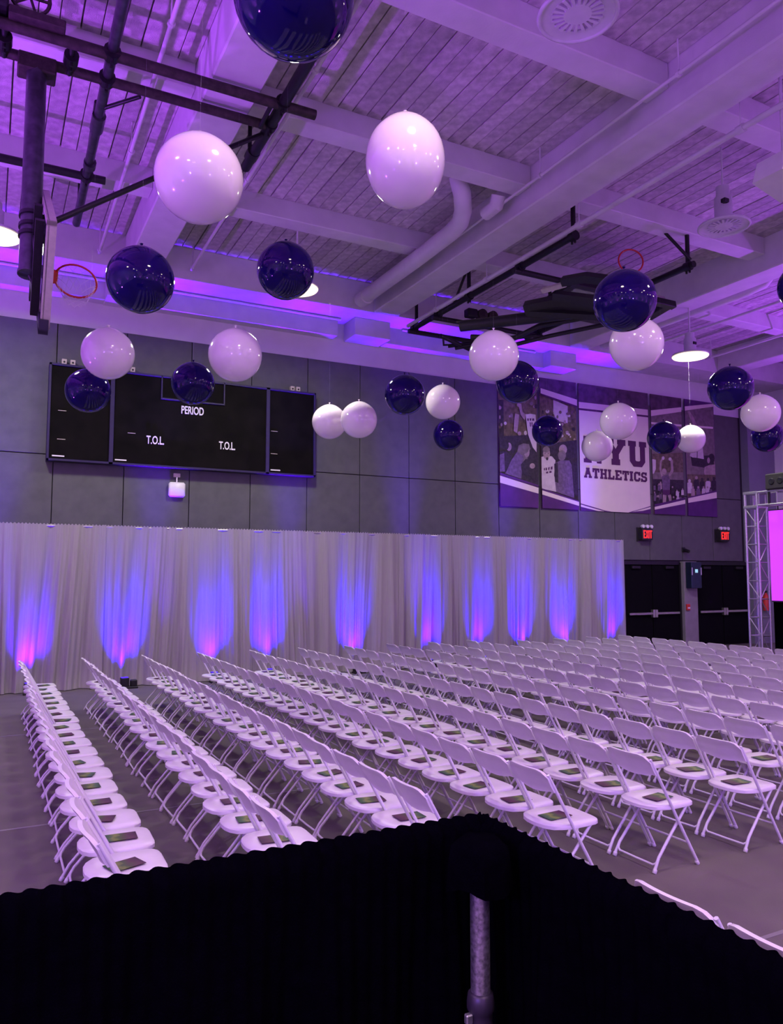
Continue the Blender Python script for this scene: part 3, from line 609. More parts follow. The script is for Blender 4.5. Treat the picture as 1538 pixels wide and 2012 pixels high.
# uplights standing along the curtain
def uplight(x, y, lb, col=CURT_COL, wt=CURT_W, aim=(0, .42, 1), ang=44, group='uplights along the curtain', blend=.75):
    e = empty('uplight', (x, y, 0))
    MB().bbox((-.16, -.1, 0), (.16, .08, .035), .008).build('floor_bracket', 'black', e)
    MB().bbox((-.15, -.08, .03), (.0, .06, .20), .012).build('lamp_head', 'black', e)
    MB().bbox((.03, -.05, .03), (.15, .07, .15), .012).build('power_box', 'black', e)
    MB().box((-.135, -.065, .199), (-.015, .045, .204)).build('lens', 'uplens', e)
    if wt: light('uplight_beam', 'AREA', (-.075, -.01, .23), wt, col, e, target=Vector((-.075, -.01, .23)) + Vector(aim), shape='RECTANGLE', size=.34, size_y=.09, spread=R(ang))
    return tag(e, lb, 'uplight', group)
UX = [(.80, (.055, 0, 1)), (2.42, None), (4.1, None), (5.25, None), (7.19, None), (9.12, None), (10.5, None), (11.75, None), (13.05, None), (14.7, None)]
for i, (x, c) in enumerate(UX):
    uplight(x, 15.21, 'small black LED uplight at the curtain foot, ' + ('leftmost' if i == 0 else ORD[i] + ' from the left'), c or CURT_COL, CURT_W * (.5 if c else 1))

for i, x in enumerate((.2, 3.1, 6.0, 8.9, 11.8, 14.4)):
    uplight(x, 15.74, 'violet uplight hidden behind the white curtain, %s from the left' % ORD[i], (.10, 0, 1), 75, (0, -.03, 1), 26, 'uplights behind the curtain')

# ------------------------------------------------------------------ folding chairs
def make_chair(caps):
    root = empty('folding_chair')
    s = MB(); half = [(.238, 0), (.238, .10), (.232, .150), (.212, .180), (.18, .194), (.08, .203), (.0, .204), (-.03, .206), (-.055, .200), (-.10, .190), (-.15, .168), (-.185, .12), (-.203, .06), (-.207, 0)]
    out = half + [(x, -y) for x, y in half[-2:0:-1]]
    n = len(out); rings = [(.0, .418), (.93, .412), (1.0, .418), (1.0, .440), (.95, .449), (.55, .440), (.0, .437)]
    vs = []; fs = []
    for sc, z in rings[1:-1]: vs += [(x * sc + .01 * (1 - sc), y * sc, z + (.012 * (-x) if x < 0 else .0) * 1.0) for x, y in out]
    k = len(rings) - 2
    fs = [(i*n+j, i*n+(j+1) % n, (i+1)*n+(j+1) % n, (i+1)*n+j) for i in range(k - 1) for j in range(n)]
    fs += [tuple(range(n - 1, -1, -1)), tuple(range((k-1)*n, k*n))]
    s.add(vs, fs).build('seat', 'chair', root, True)
    bm = MB(); ny, nz = 12, 6; g = []
    def line(z): return .22 - .556 * z
    for side in (0, 1):
        for j in range(nz + 1):
            for i in range(ny + 1):
                y = -.211 + .422 * i / ny; q = abs(y) / .211
                zt = .818 - .05 * max(0, (q - .70) / .30) ** 2; zb = .650 + .034 * q ** 2 - .012 * max(0, (q - .82) / .18)
                t = (0, .06, .3, .55, .8, .9, 1)[j]; z = zb + (zt - zb) * t
                x = line(z) - .010 - .030 * (1 - q ** 2) - .004 * math.sin(math.pi * t)
                rimmed = t > .85 or q > .88
                if side == 0: x += -.012 if rimmed else (-.004 if t < .03 else .002)
                else: x += .012 if rimmed else .010
                g.append((x, y, z))
    N = (ny + 1) * (nz + 1); fs = []
    for j in range(nz):
        for i in range(ny):
            a = j*(ny+1)+i; fs.append((a, a+1, a+ny+2, a+ny+1)); fs.append((N+a+ny+1, N+a+ny+2, N+a+1, N+a))
    rim = [i for i in range(ny+1)] + [(j+1)*(ny+1)-1 for j in range(1, nz+1)] + [nz*(ny+1)+i for i in range(ny-1, -1, -1)] + [j*(ny+1) for j in range(nz-1, 0, -1)]
    for a, b in zip(rim, rim[1:] + rim[:1]): fs.append((a, N+a, N+b, b))
    bm.add(g, fs).build('backrest', 'chair', root, True)
    cap_me = bpy.data.meshes.get('foot_cap') or MB().lathe([(.012, 0), (.0155, .003), (.0155, .026), (.0125, .032)], 8).mesh('foot_cap', 'tube', True)
    for sg in (-1, 1):
        f0, r0 = Vector((.219, sg*.2085, 0)), Vector((-.203, sg*.196, 0))
        lf = MB().tube([(.219, sg*.2085, .004), (.207, sg*.208, .032), (line(.3), sg*.207, .3), (line(.5), sg*.207, .5), (line(.70), sg*.207, .70), (line(.79), sg*.204, .79)], [.0115, .0115, .0115, .0115, .0115, .010], 8).build('leg', 'tube', root, True)
        lr = MB().tube([(-.203, sg*.196, .004), (-.19, sg*.195, .032), (-.15, sg*.192, .10), (-.10, sg*.190, .155), (.0, sg*.187, .265), (.15, sg*.184, .425)], .011, 8).build('leg', 'tube', root, True)
        if caps:
            for l_, p_, an in ((lf, f0, -29), (lr, r0, 24)):
                k_ = link('foot_cap', cap_me, l_); k_.location = p_; k_.rotation_euler = (0, R(an), 0)
    MB().tube([(-.155, -.192, .092), (-.172, -.186, .062), (-.178, -.165, .048), (-.178, 0, .046), (-.178, .165, .048), (-.172, .186, .062), (-.155, .192, .092)], .0085, 8).build('stretcher', 'tube', root, True)
    MB().tube([(line(.165), -.212, .165), (line(.165), .212, .165)], .0075, 6).build('stretcher', 'tube', root, True)
    return root
protos = {True: make_chair(True), False: make_chair(False)}; used = set()
prog_me = MB().bbox((-.10, -.066, 0), (.10, .066, .004), .001).mesh('program_leaflet', 'program')
rn = random.Random(11)
def row_x(i, y): return .75 + i * (.925 - .004 * (y - 4.3))       # chair centre line of each row
nchairs = 0; nprog = 0
def put_chair(x, y, lb, group, rz=0.0):
    global nchairs
    near = project((x, y, .3))[2] < 9.0
    o = protos[near] if near not in used else copy_tree(protos[near]); used.add(near); nchairs += 1
    o.location = (x, y, 0); o.rotation_euler = (0, 0, rz); tag(o, lb, 'chair', group); return o
for i in range(14):
    nj = 20 if i < 10 else 19
    for j in range(nj):
        y = 4.32 + .4505 * j; x = row_x(i, y)
        pts = [(x + dx, y + dy, z) for dx in (-.22, .22) for dy in (-.22, .22) for z in (0, .44, .81)]
        if not any(inframe(p, 4) for p in pts): continue
        xx, yy, rz = x + rn.uniform(-.018, .018), y + rn.uniform(-.006, .006), R(rn.uniform(-1.8, 1.8))
        ro = 'leftmost row' if i == 0 else 'rightmost row' if i == 13 else ORD[i] + ' row from the left'
        co = 'at the curtain end' if j == nj - 1 else ORD[nj - 1 - j] + ' from the curtain end'
        put_chair(xx, yy, 'white folding chair in the %s, %s' % (ro, co), 'white folding chairs set in rows', rz)
        if i <= 8:
            pa = link('program_leaflet', prog_me); pa.location = (xx + rn.uniform(-.02, .05), yy + rn.uniform(-.03, .03), .4485)
            pa.rotation_euler = (0, 0, rz + R(rn.choice([0, 0, 180]) + rn.gauss(0, 12)))
            tag(pa, 'dark program on seat, %s, %s' % (ro, co), 'leaflet', 'programs left on the chair seats'); nprog += 1
for k, y in enumerate((2.35, 1.88)):
    put_chair(2.745, y, 'white chair, only its back top showing over the black drape, ' + ('farther' if k == 0 else 'nearer the right edge'), 'chairs hidden behind the black drape')

# ------------------------------------------------------------------ black drape round the camera riser, with its corner pole
DZ = 1.40; DX, DY = 1.305, 1.925
def drape(name, p0, p1, lb, seed):
    p0, p1 = Vector(p0), Vector(p1); L = (p1 - p0).length; t = (p1 - p0) / L; nrm = Vector((-t.y, t.x, 0)); rn = random.Random(seed)
    nx = int(L / .0055); nz = 14; vs = []; ph = [rn.uniform(0, 6) for _ in range(4)]
    for j in range(nz + 1):
        s = j / nz
        for i in range(nx + 1):
            u = i * L / nx
            q = 2 * math.pi * u / .046 + .9 * math.sin(u * 5 + ph[0])
            ruf = abs(math.sin(q / 2))
            wave = .5 * math.sin(u * 19 + ph[1]) + .35 * math.sin(u * 33 + ph[2])
            amp = .012 + .028 * min(1, s * 2)
            off = wave * amp * max(0, min(1, s * 6 - 1.4)) + (.006 * math.sin(q) if s < .2 else .004 * math.sin(q))
            if j == 0: z = DZ - .03 + .004 * ruf; o2 = off + .018
            elif j == 1: z = DZ + .006 + .006 * ruf; o2 = off + .004
            elif j == 2: z = DZ - .022 + .004 * ruf; o2 = off - .026
            elif j == 3: z = DZ - .07; o2 = off - .024
            else: z = (DZ - .07) * (1 - (j - 3) / (nz - 3)) + .004; o2 = off - .02
            p = p0 + t * u + nrm * o2; vs.append((p.x, p.y, z))
    fs = [(j*(nx+1)+i, j*(nx+1)+i+1, (j+1)*(nx+1)+i+1, (j+1)*(nx+1)+i) for j in range(nz) for i in range(nx)]
    c = (p0 + p1) / 2; vs = [(v[0] - c.x, v[1] - c.y, v[2]) for v in vs]
    root = empty(name, (c.x, c.y, 0)); MB().add(vs, fs).build('gathered_cloth', 'velvet', root, True)
    MB().tube([p0 - c + Vector((0, 0, DZ - .026)), p1 - c + Vector((0, 0, DZ - .026))], .009, 10).build('top_pipe', 'black', root, True)
    return tag(root, lb, 'drape', 'black drapes in the foreground')
drape('black_drape', (-1.1, DY, 0), (DX, DY, 0), 'black gathered drape in the foreground, left of the corner pole', 1)
drape('black_drape', (DX, DY, 0), (DX, -.5, 0), 'black gathered drape in the foreground, right of the corner pole', 2)
pl = atd(943, 1850, 2.02); PX, PY = pl.x, pl.y
e = empty('drape_pole', (PX, PY, 0))
MB().tube([(0, 0, .99), (0, 0, DZ - .03)], .0255, 20).build('upper_tube', 'steelpole', e, True)
MB().lathe([(.027, 1.02), (.033, 1.015), (.036, .995), (.036, .977), (.031, .97), (.031, .937), (.034, .933), (.034, .925), (.03, .92)], 20).build('lock_collar', 'collar', e, True)
MB().bbox((-.05, -.012, .95), (-.03, .004, .975), .003).build('lock_button', 'alu', e)
MB().tube([(0, 0, .012), (0, 0, .927)], .0305, 20).build('lower_tube', 'steelpole', e, True)
MB().bbox((-.25, -.25, 0), (.25, .25, .012), .003).build('base_plate', 'black', e)
# cloth pulled over the pole head
c = MB(); nn = 28; prof = [(.012, DZ + .006), (.05, DZ + .006), (.07, DZ - .01), (.076, DZ - .04), (.08, DZ - .085), (.083, DZ - .115)]
vs = []
for r, z in prof:
    for k in range(nn):
        q = 2 * math.pi * k / nn; rr = r * (1 + .10 * math.sin(5 * q) + .05 * math.sin(9 * q + 1)); vs.append((rr * math.cos(q), rr * math.sin(q), z - .02 * math.sin(3 * q) * (DZ - z) * 5))
c.add(vs, [(i*nn+k, i*nn+(k+1) % nn, (i+1)*nn+(k+1) % nn, (i+1)*nn+k) for i in range(len(prof) - 1) for k in range(nn)] + [tuple(range(nn - 1, -1, -1))])
c.build('cloth_cap', 'velvet', e, True)
tag(e, 'metal drape pole with locking collar under the black corner cloth', 'pole')

# ------------------------------------------------------------------ stage: truss, screen, speaker
TX, TY, TH = 15.0, 11.28, 3.95
e = empty('truss_tower', (TX + .15, TY + .15, 0)); q = .15
for sx in (-1, 1):
    for sy in (-1, 1): MB().tube([(sx*q, sy*q, .35), (sx*q, sy*q, TH - .35)], .025, 10).build('chord', 'alu', e, True)
for zz, hh in ((.0, .36), (TH - .37, .37)):
    blk = MB()
    for z in (zz, zz + hh - .06): blk.bbox((-q - .03, -q - .03, z), (q + .03, q + .03, z + .06), .006)
    blk.build('corner_block', 'alu', e)
    for sx in (-1, 1):
        for sy in (-1, 1): MB().tube([(sx*q, sy*q, zz), (sx*q, sy*q, zz + hh)], .028, 8).build('block_post', 'alu', e)
n = 8; hs = (TH - .74) / n
for k in range(n + 1):
    z = .37 + k * hs
    for s in (-1, 1):
        MB().tube([(-q, s*q, z), (q, s*q, z)], .013, 6).build('rung', 'alu', e)
        MB().tube([(s*q, -q, z), (s*q, q, z)], .013, 6).build('rung', 'alu', e)
    if k < n:
        f = 1 if k % 2 else -1
        for s in (-1,):
            MB().tube([(-q*f, s*q, z), (q*f, s*q, z + hs)], .011, 6).build('diagonal', 'alu', e)
            MB().tube([(s*q, -q*f, z), (s*q, q*f, z + hs)], .011, 6).build('diagonal', 'alu', e)
MB().box((-.35, -.35, 0), (.35, .35, .012)).build('base_plate', 'alu', e)
tag(e, 'aluminium box truss tower beside the stage screen', 'truss')
e = empty('truss_beam', (TX + .15, TY - .03, TH))
for sx in (-1, 1):
    for z in (-.32, -.03): MB().tube([(sx*q, 0, z), (sx*q, -6, z)], .025, 10).build('chord', 'alu', e, True)
for k in range(14):
    y = -.02 - k * .44
    for sx in (-1, 1):
        MB().tube([(sx*q, y, -.32), (sx*q, y, -.03)], .013, 6).build('rung', 'alu', e)
        MB().tube([(sx*q, y - .22, -.32), (sx*q, y - .22, -.03)], .013, 6).build('rung', 'alu', e)
    MB().tube([(-q, y, -.03), (q, y, -.03)], .012, 6).build('rung', 'alu', e); MB().tube([(-q, y, -.32), (q, y, -.32)], .012, 6).build('rung', 'alu', e)
tag(e, 'horizontal aluminium truss carried above the stage screen', 'truss')
sc_top = atx(1509, 1004, TX + .2); sc_bot = atx(1515, 1180, TX + .2)
e = empty('led_screen', (TX + .2, sc_top.y - 2.4, sc_bot.z))
MB().box((0, -2.4, 0), (.06, 2.4, sc_top.z - sc_bot.z)).build('display', 'screen', e)
MB().box((.06, -2.42, -.03), (.12, 2.44, sc_top.z - sc_bot.z + .03)).build('screen_case', 'exitcase', e)
MB().tube([(.05, 2.2, sc_top.z - sc_bot.z), (.05, 2.2, TH - .37 - sc_bot.z + .03)], .015, 6).build('hanger', 'black', e)
tag(e, 'glowing magenta LED screen at the right edge', 'screen')
e = empty('stage_backdrop', (TX + .35, sc_top.y - 2.4, 0))
MB().box((0, -2.45, 0), (.05, 2.47, sc_bot.z + .3)).build('black_skirt', 'velvet', e); MB().bbox((-1.6 + 1.3, -2.6, 0), (1.6, 2.3, .32), .02).build('stage_deck', 'black', e)
tag(e, 'black stage skirt under the magenta screen', 'stage')
e = empty('stage_speaker', (TX + .15, atx(1527, 950, TX + .15).y, TH))
MB().bbox((-.2, -.35, .0), (.2, .16, .34), .02).build('cabinet', 'exitcase', e)
for y in (-.2, 0): MB().lathe([(.0, -.21), (.06, -.215), (.075, -.2), (.08, -.19)], 14, (0, y, .17), ax='x').build('driver', 'black', e, True)
for y in (-.3, .1): MB().box((-.17, y - .02, -.34), (-.13, y + .02, .02)).build('clamp', 'black', e)
tag(e, 'black speaker box clamped on top of the stage truss', 'speaker')
e = empty('fire_extinguisher', (21.4, 15.905, 1.0))
MB().lathe([(.0, 0), (.09, .01), (.09, .42), (.05, .5), (.03, .52), (.03, .56), (0, .57)], 14).build('cylinder', 'red', e, True); MB().bbox((-.05, -.02, .55), (.05, .02, .62), .008).build('valve', 'black', e)
tag(e, 'red extinguisher on the wall behind the truss', 'fire extinguisher')

# ------------------------------------------------------------------ balloons
bl = []
prof = []
for k in range(21):
    a = math.pi * k / 20; z = -math.cos(a); r = math.sin(a)
    if z > .55: r *= 1 - .10 * ((z - .55) / .45)
    prof.append((max(r, 0) * .5, z * .5 * (1.02 if z > 0 else 1)))
prof[0] = (0, -.5); prof[-1] = (0.001, .51)
me_b = {c: MB().lathe(prof, 36).mesh('balloon_skin', m, True) for c, m in (('white', 'wballoon'), ('navy', 'bballoon'))}
kn = [(.0, .49), (.018, .50), (.011, .525), (.013, .54), (.028, .565), (.02, .568), (0, .56)]
me_k = {c: MB().lathe(kn, 10).mesh('knot', m, True) for c, m in (('white', 'wballoon'), ('navy', 'bballoon'))}
me_s = MB().tube([(0, 0, 0), (0, 0, 1)], 1.0, 5).mesh('string', 'string')
BD = .62
def balloon(c, px, py, dia, lb, tall=1.0):
    dep = FOC * BD / dia * math.sqrt(1 + 0 * dia); p = atd(px, py, dep)
    e = empty('balloon', p)
    b = link('balloon_skin', me_b[c], e); b.scale = (BD, BD, BD * tall)
    k = link('knot', me_k[c], e); k.scale = (BD, BD, BD * tall)
    s = link('string', me_s, e); s.location = (0, 0, .55 * BD * tall); zt = 8.0 if any(a <= p.x <= b for a, b in GIR) or p.y > 15.2 else 8.31 if any(a <= p.y <= b for a, b in BEAM) else ZC; s.scale = (.0003, .0003, zt - p.z - .55 * BD * tall)
    e.rotation_euler = (0, 0, 0)
    tag(e, lb, 'balloon', c + ' balloons hung from the ceiling')
B = [('navy', 577, -12, 238, 'biggest navy balloon, cut off by the top edge'), ('white', 391, 351, 171, 'large white balloon in front of the black ceiling pipes, upper left'),
     ('white', 796, 317, 156, 'large oval white balloon near the top centre'), ('navy', 276, 550, 130, 'navy balloon right of the basketball rim'),
     ('navy', 561, 532, 112, 'navy balloon partly covering a lit lamp'), ('white', 212, 695, 101, 'white balloon over the scoreboard left corner'),
     ('white', 462, 698, 104, 'white balloon over the scoreboard top middle'), ('navy', 173, 768, 86, 'navy balloon in front of the scoreboard left end'),
     ('navy', 379, 754, 84, 'navy balloon above the word PERIOD'), ('white', 647, 829, 68, 'left white balloon of the touching pair beside the scoreboard'),
     ('white', 705, 825, 72, 'right white balloon of the touching pair beside the scoreboard'), ('navy', 795, 776, 79, 'navy balloon in front of bare grey panels, middle of the wall'),
     ('white', 870, 790, 68, 'white balloon just above a small navy one on the grey wall'), ('navy', 881, 855, 60, 'small navy balloon lowest on the grey wall left of the banners'),
     ('white', 970, 699, 98, 'white balloon above the leftmost banner panel'), ('navy', 1016, 751, 83, 'navy balloon tucked behind a white one over the leftmost banner'),
     ('navy', 1227, 591, 121, 'big navy balloon in front of the folded basketball hoop'), ('white', 1250, 676, 104, 'white balloon right beneath the big navy one by the folded hoop'),
     ('navy', 1075, 847, 60, 'small navy balloon between the two left banner panels'), ('white', 1215, 828, 72, 'white balloon over the middle of the white banner'),
     ('white', 1173, 877, 60, 'white balloon covering the letter N on the banner'), ('navy', 1304, 860, 64, 'navy balloon right of the letters NYU'),
     ('white', 1357, 863, 55, 'smallest white balloon, over the rightmost banner panel'), ('navy', 1435, 763, 86, 'navy balloon below the bright lamp on the right'),
     ('white', 1494, 812, 73, 'white balloon near the right edge under a navy one'), ('navy', 1507, 858, 61, 'navy balloon beneath the white one at the right edge'),
     ('navy', 1577, 562, 92, 'navy balloon cut off by the right edge, level with the folded hoop')]
for c, px, py, d, lb in B: balloon(c, px, py, d, lb, 1.17 if (px == 796) else 1.0)

# ------------------------------------------------------------------ lamps and fans under the ceiling
def high_bay(p, lb, col=LAMP_COL, wt=LAMP_W, group='lit high bay lamps'):
    e = empty('high_bay_lamp', p)
    MB().lathe([(.0, .02), (.36, .02), (.39, .05), (.38, .08), (.2, .12), (.12, .14), (0, .14)], 32).build('dish', 'fan', e, True)
    MB().lathe([(.0, .018), (.20, .016), (.30, .0), (.37, .012), (.385, .03), (.36, .04), (0, .04)], 32).build('light_ring', 'lampglow', e, True)
    MB().lathe([(.0, .14), (.13, .14), (.13, .42), (.10, .45), (.10, .55), (0, .56)], 20).build('housing', 'fan', e, True)
    MB().bbox((-.05, -.145, .27), (.05, -.12, .33), .006).build('maker_label', 'black', e)
    MB().tube([(0, 0, .55), (0, 0, ZC - p[2])], .018, 8).build('hanger_rod', 'paint', e)
    light('lamp_light', 'AREA', (0, 0, -.03), wt, col, e, shape='DISK', size=.7)
    return tag(e, lb, 'lamp', group)
def fan(p, lb):
    e = empty('ceiling_fan', p)
    MB().torus((0, 0, 0), .36, .022, 36, 8).build('outer_ring', 'fan', e, True)
    MB().lathe([(.365, .01), (.30, .035), (.235, .03), (.235, .012), (.30, .012), (.365, -.012), (.365, .01)], 36, cap=False).build('dish', 'fan', e, True)
    MB().lathe([(.0, .0), (.13, .0), (.15, .03), (.13, .16), (.13, .45), (.10, .48), (.10, .62), (0, .63)], 24).build('motor_housing', 'fan', e, True)
    for k in range(20):
        a = 2 * math.pi * k / 20; ca, sa = math.cos(a), math.sin(a)
        g = MB(); w_ = .011; g.add([(.13*ca - w_*sa, .13*sa + w_*ca, .0), (.13*ca + w_*sa, .13*sa - w_*ca, .0), (.245*ca + 1.6*w_*sa, .245*sa - 1.6*w_*ca, .0), (.245*ca - 1.6*w_*sa, .245*sa + 1.6*w_*ca, .0),
                                    (.13*ca - w_*sa, .13*sa + w_*ca, .03), (.13*ca + w_*sa, .13*sa - w_*ca, .03), (.245*ca + 1.6*w_*sa, .245*sa - 1.6*w_*ca, .03), (.245*ca - 1.6*w_*sa, .245*sa + 1.6*w_*ca, .03)],
                                   [(3,2,1,0),(4,5,6,7),(0,1,5,4),(1,2,6,5),(2,3,7,6),(3,0,4,7)]); g.build('radial_fin', 'fan', e)
    MB().bbox((-.16, -.16, .30), (-.06, -.08, .36), .006).build('maker_label', 'black', e)
    MB().tube([(0, 0, .6), (0, 0, ZC - p[2])], .014, 8).build('hanger_rod', 'paint', e)
    return tag(e, lb, 'fan', 'round ceiling fans')
fan(atd(1135, 30, 7.25), 'round white ceiling fan with radial fins at the top edge')
fan(atd(1422, 445, 11.75), 'round white ceiling fan with tall housing on the right')
high_bay(atd(1356, 703, 17.0), 'lit high bay lamp on the right, below the white pipe', FAR_COL, FAR_W)
high_bay(atd(583, 571, 13.9), 'lit high bay lamp behind a navy balloon', FAR_COL, FAR_W)
high_bay(atd(-12, 466, 11.9), 'lit high bay lamp at the left edge', FAR_COL, FAR_W)
for i, x in enumerate((-4.0, 2.5, 9.0, 15.5)):
    for j, y in enumerate((3.2, -1.2, -5.5)):
        high_bay((x, y, 7.3), 'lit high bay lamp out of view, %s line from the left, %s from the picture' % (ORD[i], ORD[j]))
e = empty('wall_speaker', atd(1530, 352, 9.3))
MB().prism([(-.22, -.02), (.3, -.14), (.36, .2), (-.12, .26)], -.2, .2).build('cabinet', 'whiteplastic', e)
MB().tube([(.1, 0, .2), (.1, 0, ZC - e.location.z)], .02, 8).build('bracket', 'paint', e)
tag(e, 'white angled speaker box hung at the right edge', 'speaker')

# ------------------------------------------------------------------ left basketball hoop, hanging and half lowered
ZP = 7.9
e = empty('basketball_hoop', (0.6, 8.9, 0)); O = e.location.copy()
def seg(name, pts, r, m, n=12): return MB().tube([Vector(p) - O for p in pts], r, n).build(name, m, e, True)
def clampat(p, r=.085, ln=.09, ax=(0, 1, 0), m='black'):
    p = Vector(p) - O; a = Vector(ax) * ln / 2; c = MB().tube([p - a, p + a], r, 12)
    c.tube([p + a * .6 + Vector((0, 0, r)), p + a * .6 - Vector((0, 0, r * 1.5))], .02, 6); c.tube([p - a * .6 + Vector((0, 0, r)), p - a * .6 - Vector((0, 0, r * 1.5))], .02, 6); return c.build('pipe_clamp', m, e, True)
zA = 7.9
seg('roof_pipe', [(-2.2, 8.70, zA), (atz(620, 225, zA).x, 8.70, zA)], .062, 'rust')
seg('roof_pipe', [(-2.2, 9.20, zA), (atz(535, 245, zA).x, 9.20, zA)], .058, 'rust')
seg('roof_pipe', [(-2.2, 11.66, zA), (1.33, 11.66, zA)], .058, 'black')
seg('cross_pipe', [(1.0, 6.6, zA + .08), (1.09, 13.3, zA - .02)], .062, 'mast')
seg('cross_pipe', [(3.02, 6.2, zA + .08), (3.04, 10.3, zA - .02)], .07, 'black')
for x, y in ((1.02, 8.7), (1.03, 9.2), (1.07, 11.66), (3.02, 8.7), (3.03, 9.2)): clampat((x, y, zA + .02), .095, .12)
for x in (-.05, .62): clampat((x, 8.95, zA - .02), .08, .16)
for x in (.62, -.05, 2.9): seg('hanger_bolt', [(x, 8.7, zA), (x, 9.2, zA - .05)], .03, 'black', 8)
seg('end_sleeve', [(1.045, 10.0, zA + .02), (1.05, 10.35, zA + .015)], .085, 'mast')
seg('end_sleeve', [(1.07, 11.2, zA), (1.075, 11.35, zA)], .085, 'mast')
seg('end_sleeve', [(3.03, 9.85, zA), (3.035, 10.05, zA)], .09, 'black')
for x, y in ((1.0, 7.4), (3.02, 7.2), (1.09, 12.9), (3.04, 10.1), (-1.9, 8.7), (-1.9, 11.66)): seg('ceiling_hanger', [(x, y, zA), (x, y, ZC)], .03, 'black', 8)
mt, mb_ = Vector(atd(72, 150, 8.75)), Vector(atd(57, 540, 8.1))
mt.z = zA
seg('mast', [mt, mb_], .105, 'mast', 20)
md = (mb_ - mt).normalized()
MB().bbox(mt - O - Vector((.2, .13, .16)), mt - O + Vector((.2, .13, .03)), .015).build('mast_cap', 'rust', e)
seg('mast_band', [mb_ - md * .03, mb_ + md * .0], .115, 'mast', 20)
for t in (.74, .79, .83): p = mt.lerp(mb_, t); seg('mast_band', [p - md * .02, p + md * .02], .122, 'black', 20)
bbx = mb_.x + .32
cpt = Vector((bbx, atx(92, 505, bbx).y if False else 8.05, 0)); cpt.z = CAMZ + (ray(92, 505).z / ray(92, 505).dot(_f)) * 0 + atd(92, 505, 8.3).z; cpt = Vector(atd(82, 500, 8.25)); 
ang = R(33); bw, bh = 1.92, 1.05
ax_w = Vector((0, math.cos(ang), math.sin(ang))); ax_h = Vector((0, -math.sin(ang), math.cos(ang)))
def bbq(u, v, x): return cpt + ax_w * u + ax_h * v + Vector((x, 0, 0)) - O
def slab(name, u0, u1, v0, v1, x0, x1, m):
    vs = [bbq(u, v, x) for x in (x0, x1) for (u, v) in ((u0, v0), (u1, v0), (u1, v1), (u0, v1))]
    return MB().add(vs, [(3,2,1,0),(4,5,6,7),(0,1,5,4),(1,2,6,5),(2,3,7,6),(3,0,4,7)]).build(name, m, e)
slab('board_glass', -bw/2, bw/2, -bh/2, bh/2, .0, .012, 'glass')
for u0, u1, v0, v1 in ((-bw/2, bw/2, bh/2 - .05, bh/2), (-bw/2, bw/2, -bh/2, -bh/2 + .05), (-bw/2, -bw/2 + .05, -bh/2, bh/2), (bw/2 - .05, bw/2, -bh/2, bh/2)):
    slab('board_frame', u0, u1, v0, v1, -.015, .075, 'silver')
slab('back_frame', -.5, .5, .12, .2, -.10, -.02, 'black'); slab('back_frame', -.5, .5, -.3, -.22, -.10, -.02, 'black'); slab('back_frame', -.08, .08, -.5, .5, -.10, -.02, 'black'); slab('back_frame', -.62, -.5, -.5, .45, -.10, -.02, 'black')
slab('edge_pad', -bw/2 - .03, -bw/2 + .25, -bh/2 - .04, -bh/2 + .1, -.03, .06, 'pad'); slab('edge_pad', -bw/2 - .03, bw/2 + .03, -bh/2 - .05, -bh/2, -.03, .06, 'pad')
rc = Vector(atd(149, 553, 8.5)); rot = Matrix.Rotation(R(-32), 3, 'X') @ Matrix.Rotation(R(8), 3, 'Y'); RR = .215
MB().torus(rc - O, RR, .0115, 32, 8, rot).build('rim', 'red', e, True)
rp = rc - O - rot @ Vector((RR, 0, 0))
a = Vector((cpt.x - O.x + .02, rp.y, rp.z))
MB().add([a + rot @ Vector((0, .09, .03)), a + rot @ Vector((0, -.09, .03)), rp + rot @ Vector((.03, -.07, .01)), rp + rot @ Vector((.03, .07, .01)), a + rot @ Vector((0, .09, -.07)), a + rot @ Vector((0, -.09, -.07)), rp + rot @ Vector((.03, -.07, -.02)), rp + rot @ Vector((.03, .07, -.02))],
         [(3,2,1,0),(4,5,6,7),(0,1,5,4),(1,2,6,5),(2,3,7,6),(3,0,4,7)]).build('rim_bracket', 'red', e)
net = MB(); K = 12
for k in range(K):
    for sgn in (-1, 1):
        pts = []
        for t in range(5):
            q = 2 * math.pi * (k + sgn * t * .5) / K; r = RR * (1 - .11 * t); pts.append(rc - O + rot @ Vector((r * math.cos(q), r * math.sin(q), 0)) + Vector((0, 0, -.05 * t)))
        net.tube(pts, .0022, 4)
net.build('net', 'net', e)
for (p_, q_) in ((atd(88, 443, 8.2), atd(310, 347, 9.0)), (atd(310, 347, 9.0), atz(520, 262, zA))): seg('brace', [p_, q_], .032, 'black', 8)
seg('brace', [atz(205, 212, zA), atz(275, 190, zA)], .025, 'black', 8); seg('brace', [atd(190, 200, 9.6), atd(160, 400, 12.0)], .03, 'black', 8)
seg('back_arm', [mb_ - md * .6 + Vector((.05, 0, 0)), Vector(cpt) + Vector((-.06, 0, .25))], .05, 'black', 8); seg('back_arm', [mb_ - md * .05, Vector(cpt) + Vector((-.06, 0, -.3))], .045, 'black', 8)
wc = Vector((.18, 8.62, zA + .32)); MB().torus(wc - O, .19, .02, 24, 6, Matrix.Rotation(R(90), 3, 'X')).build('winch_wheel', 'rust', e, True)
for k in range(5):
    q = 2 * math.pi * k / 5; seg('wheel_spoke', [wc, wc + Vector((.19 * math.cos(q), 0, .19 * math.sin(q)))], .015, 'rust', 6)
MB().bbox(wc - O + Vector((-.55, -.12, -.25)), wc - O + Vector((-.2, .16, .1)), .02).build('winch_motor', 'black', e); MB().bbox(wc - O + Vector((-.2, -.1, -.3)), wc - O + Vector((.35, .14, -.2)), .01).build('winch_base', 'rust', e)
tag(e, 'ceiling-hung basketball hoop with dark mast and pipes, upper left', 'basketball hoop')

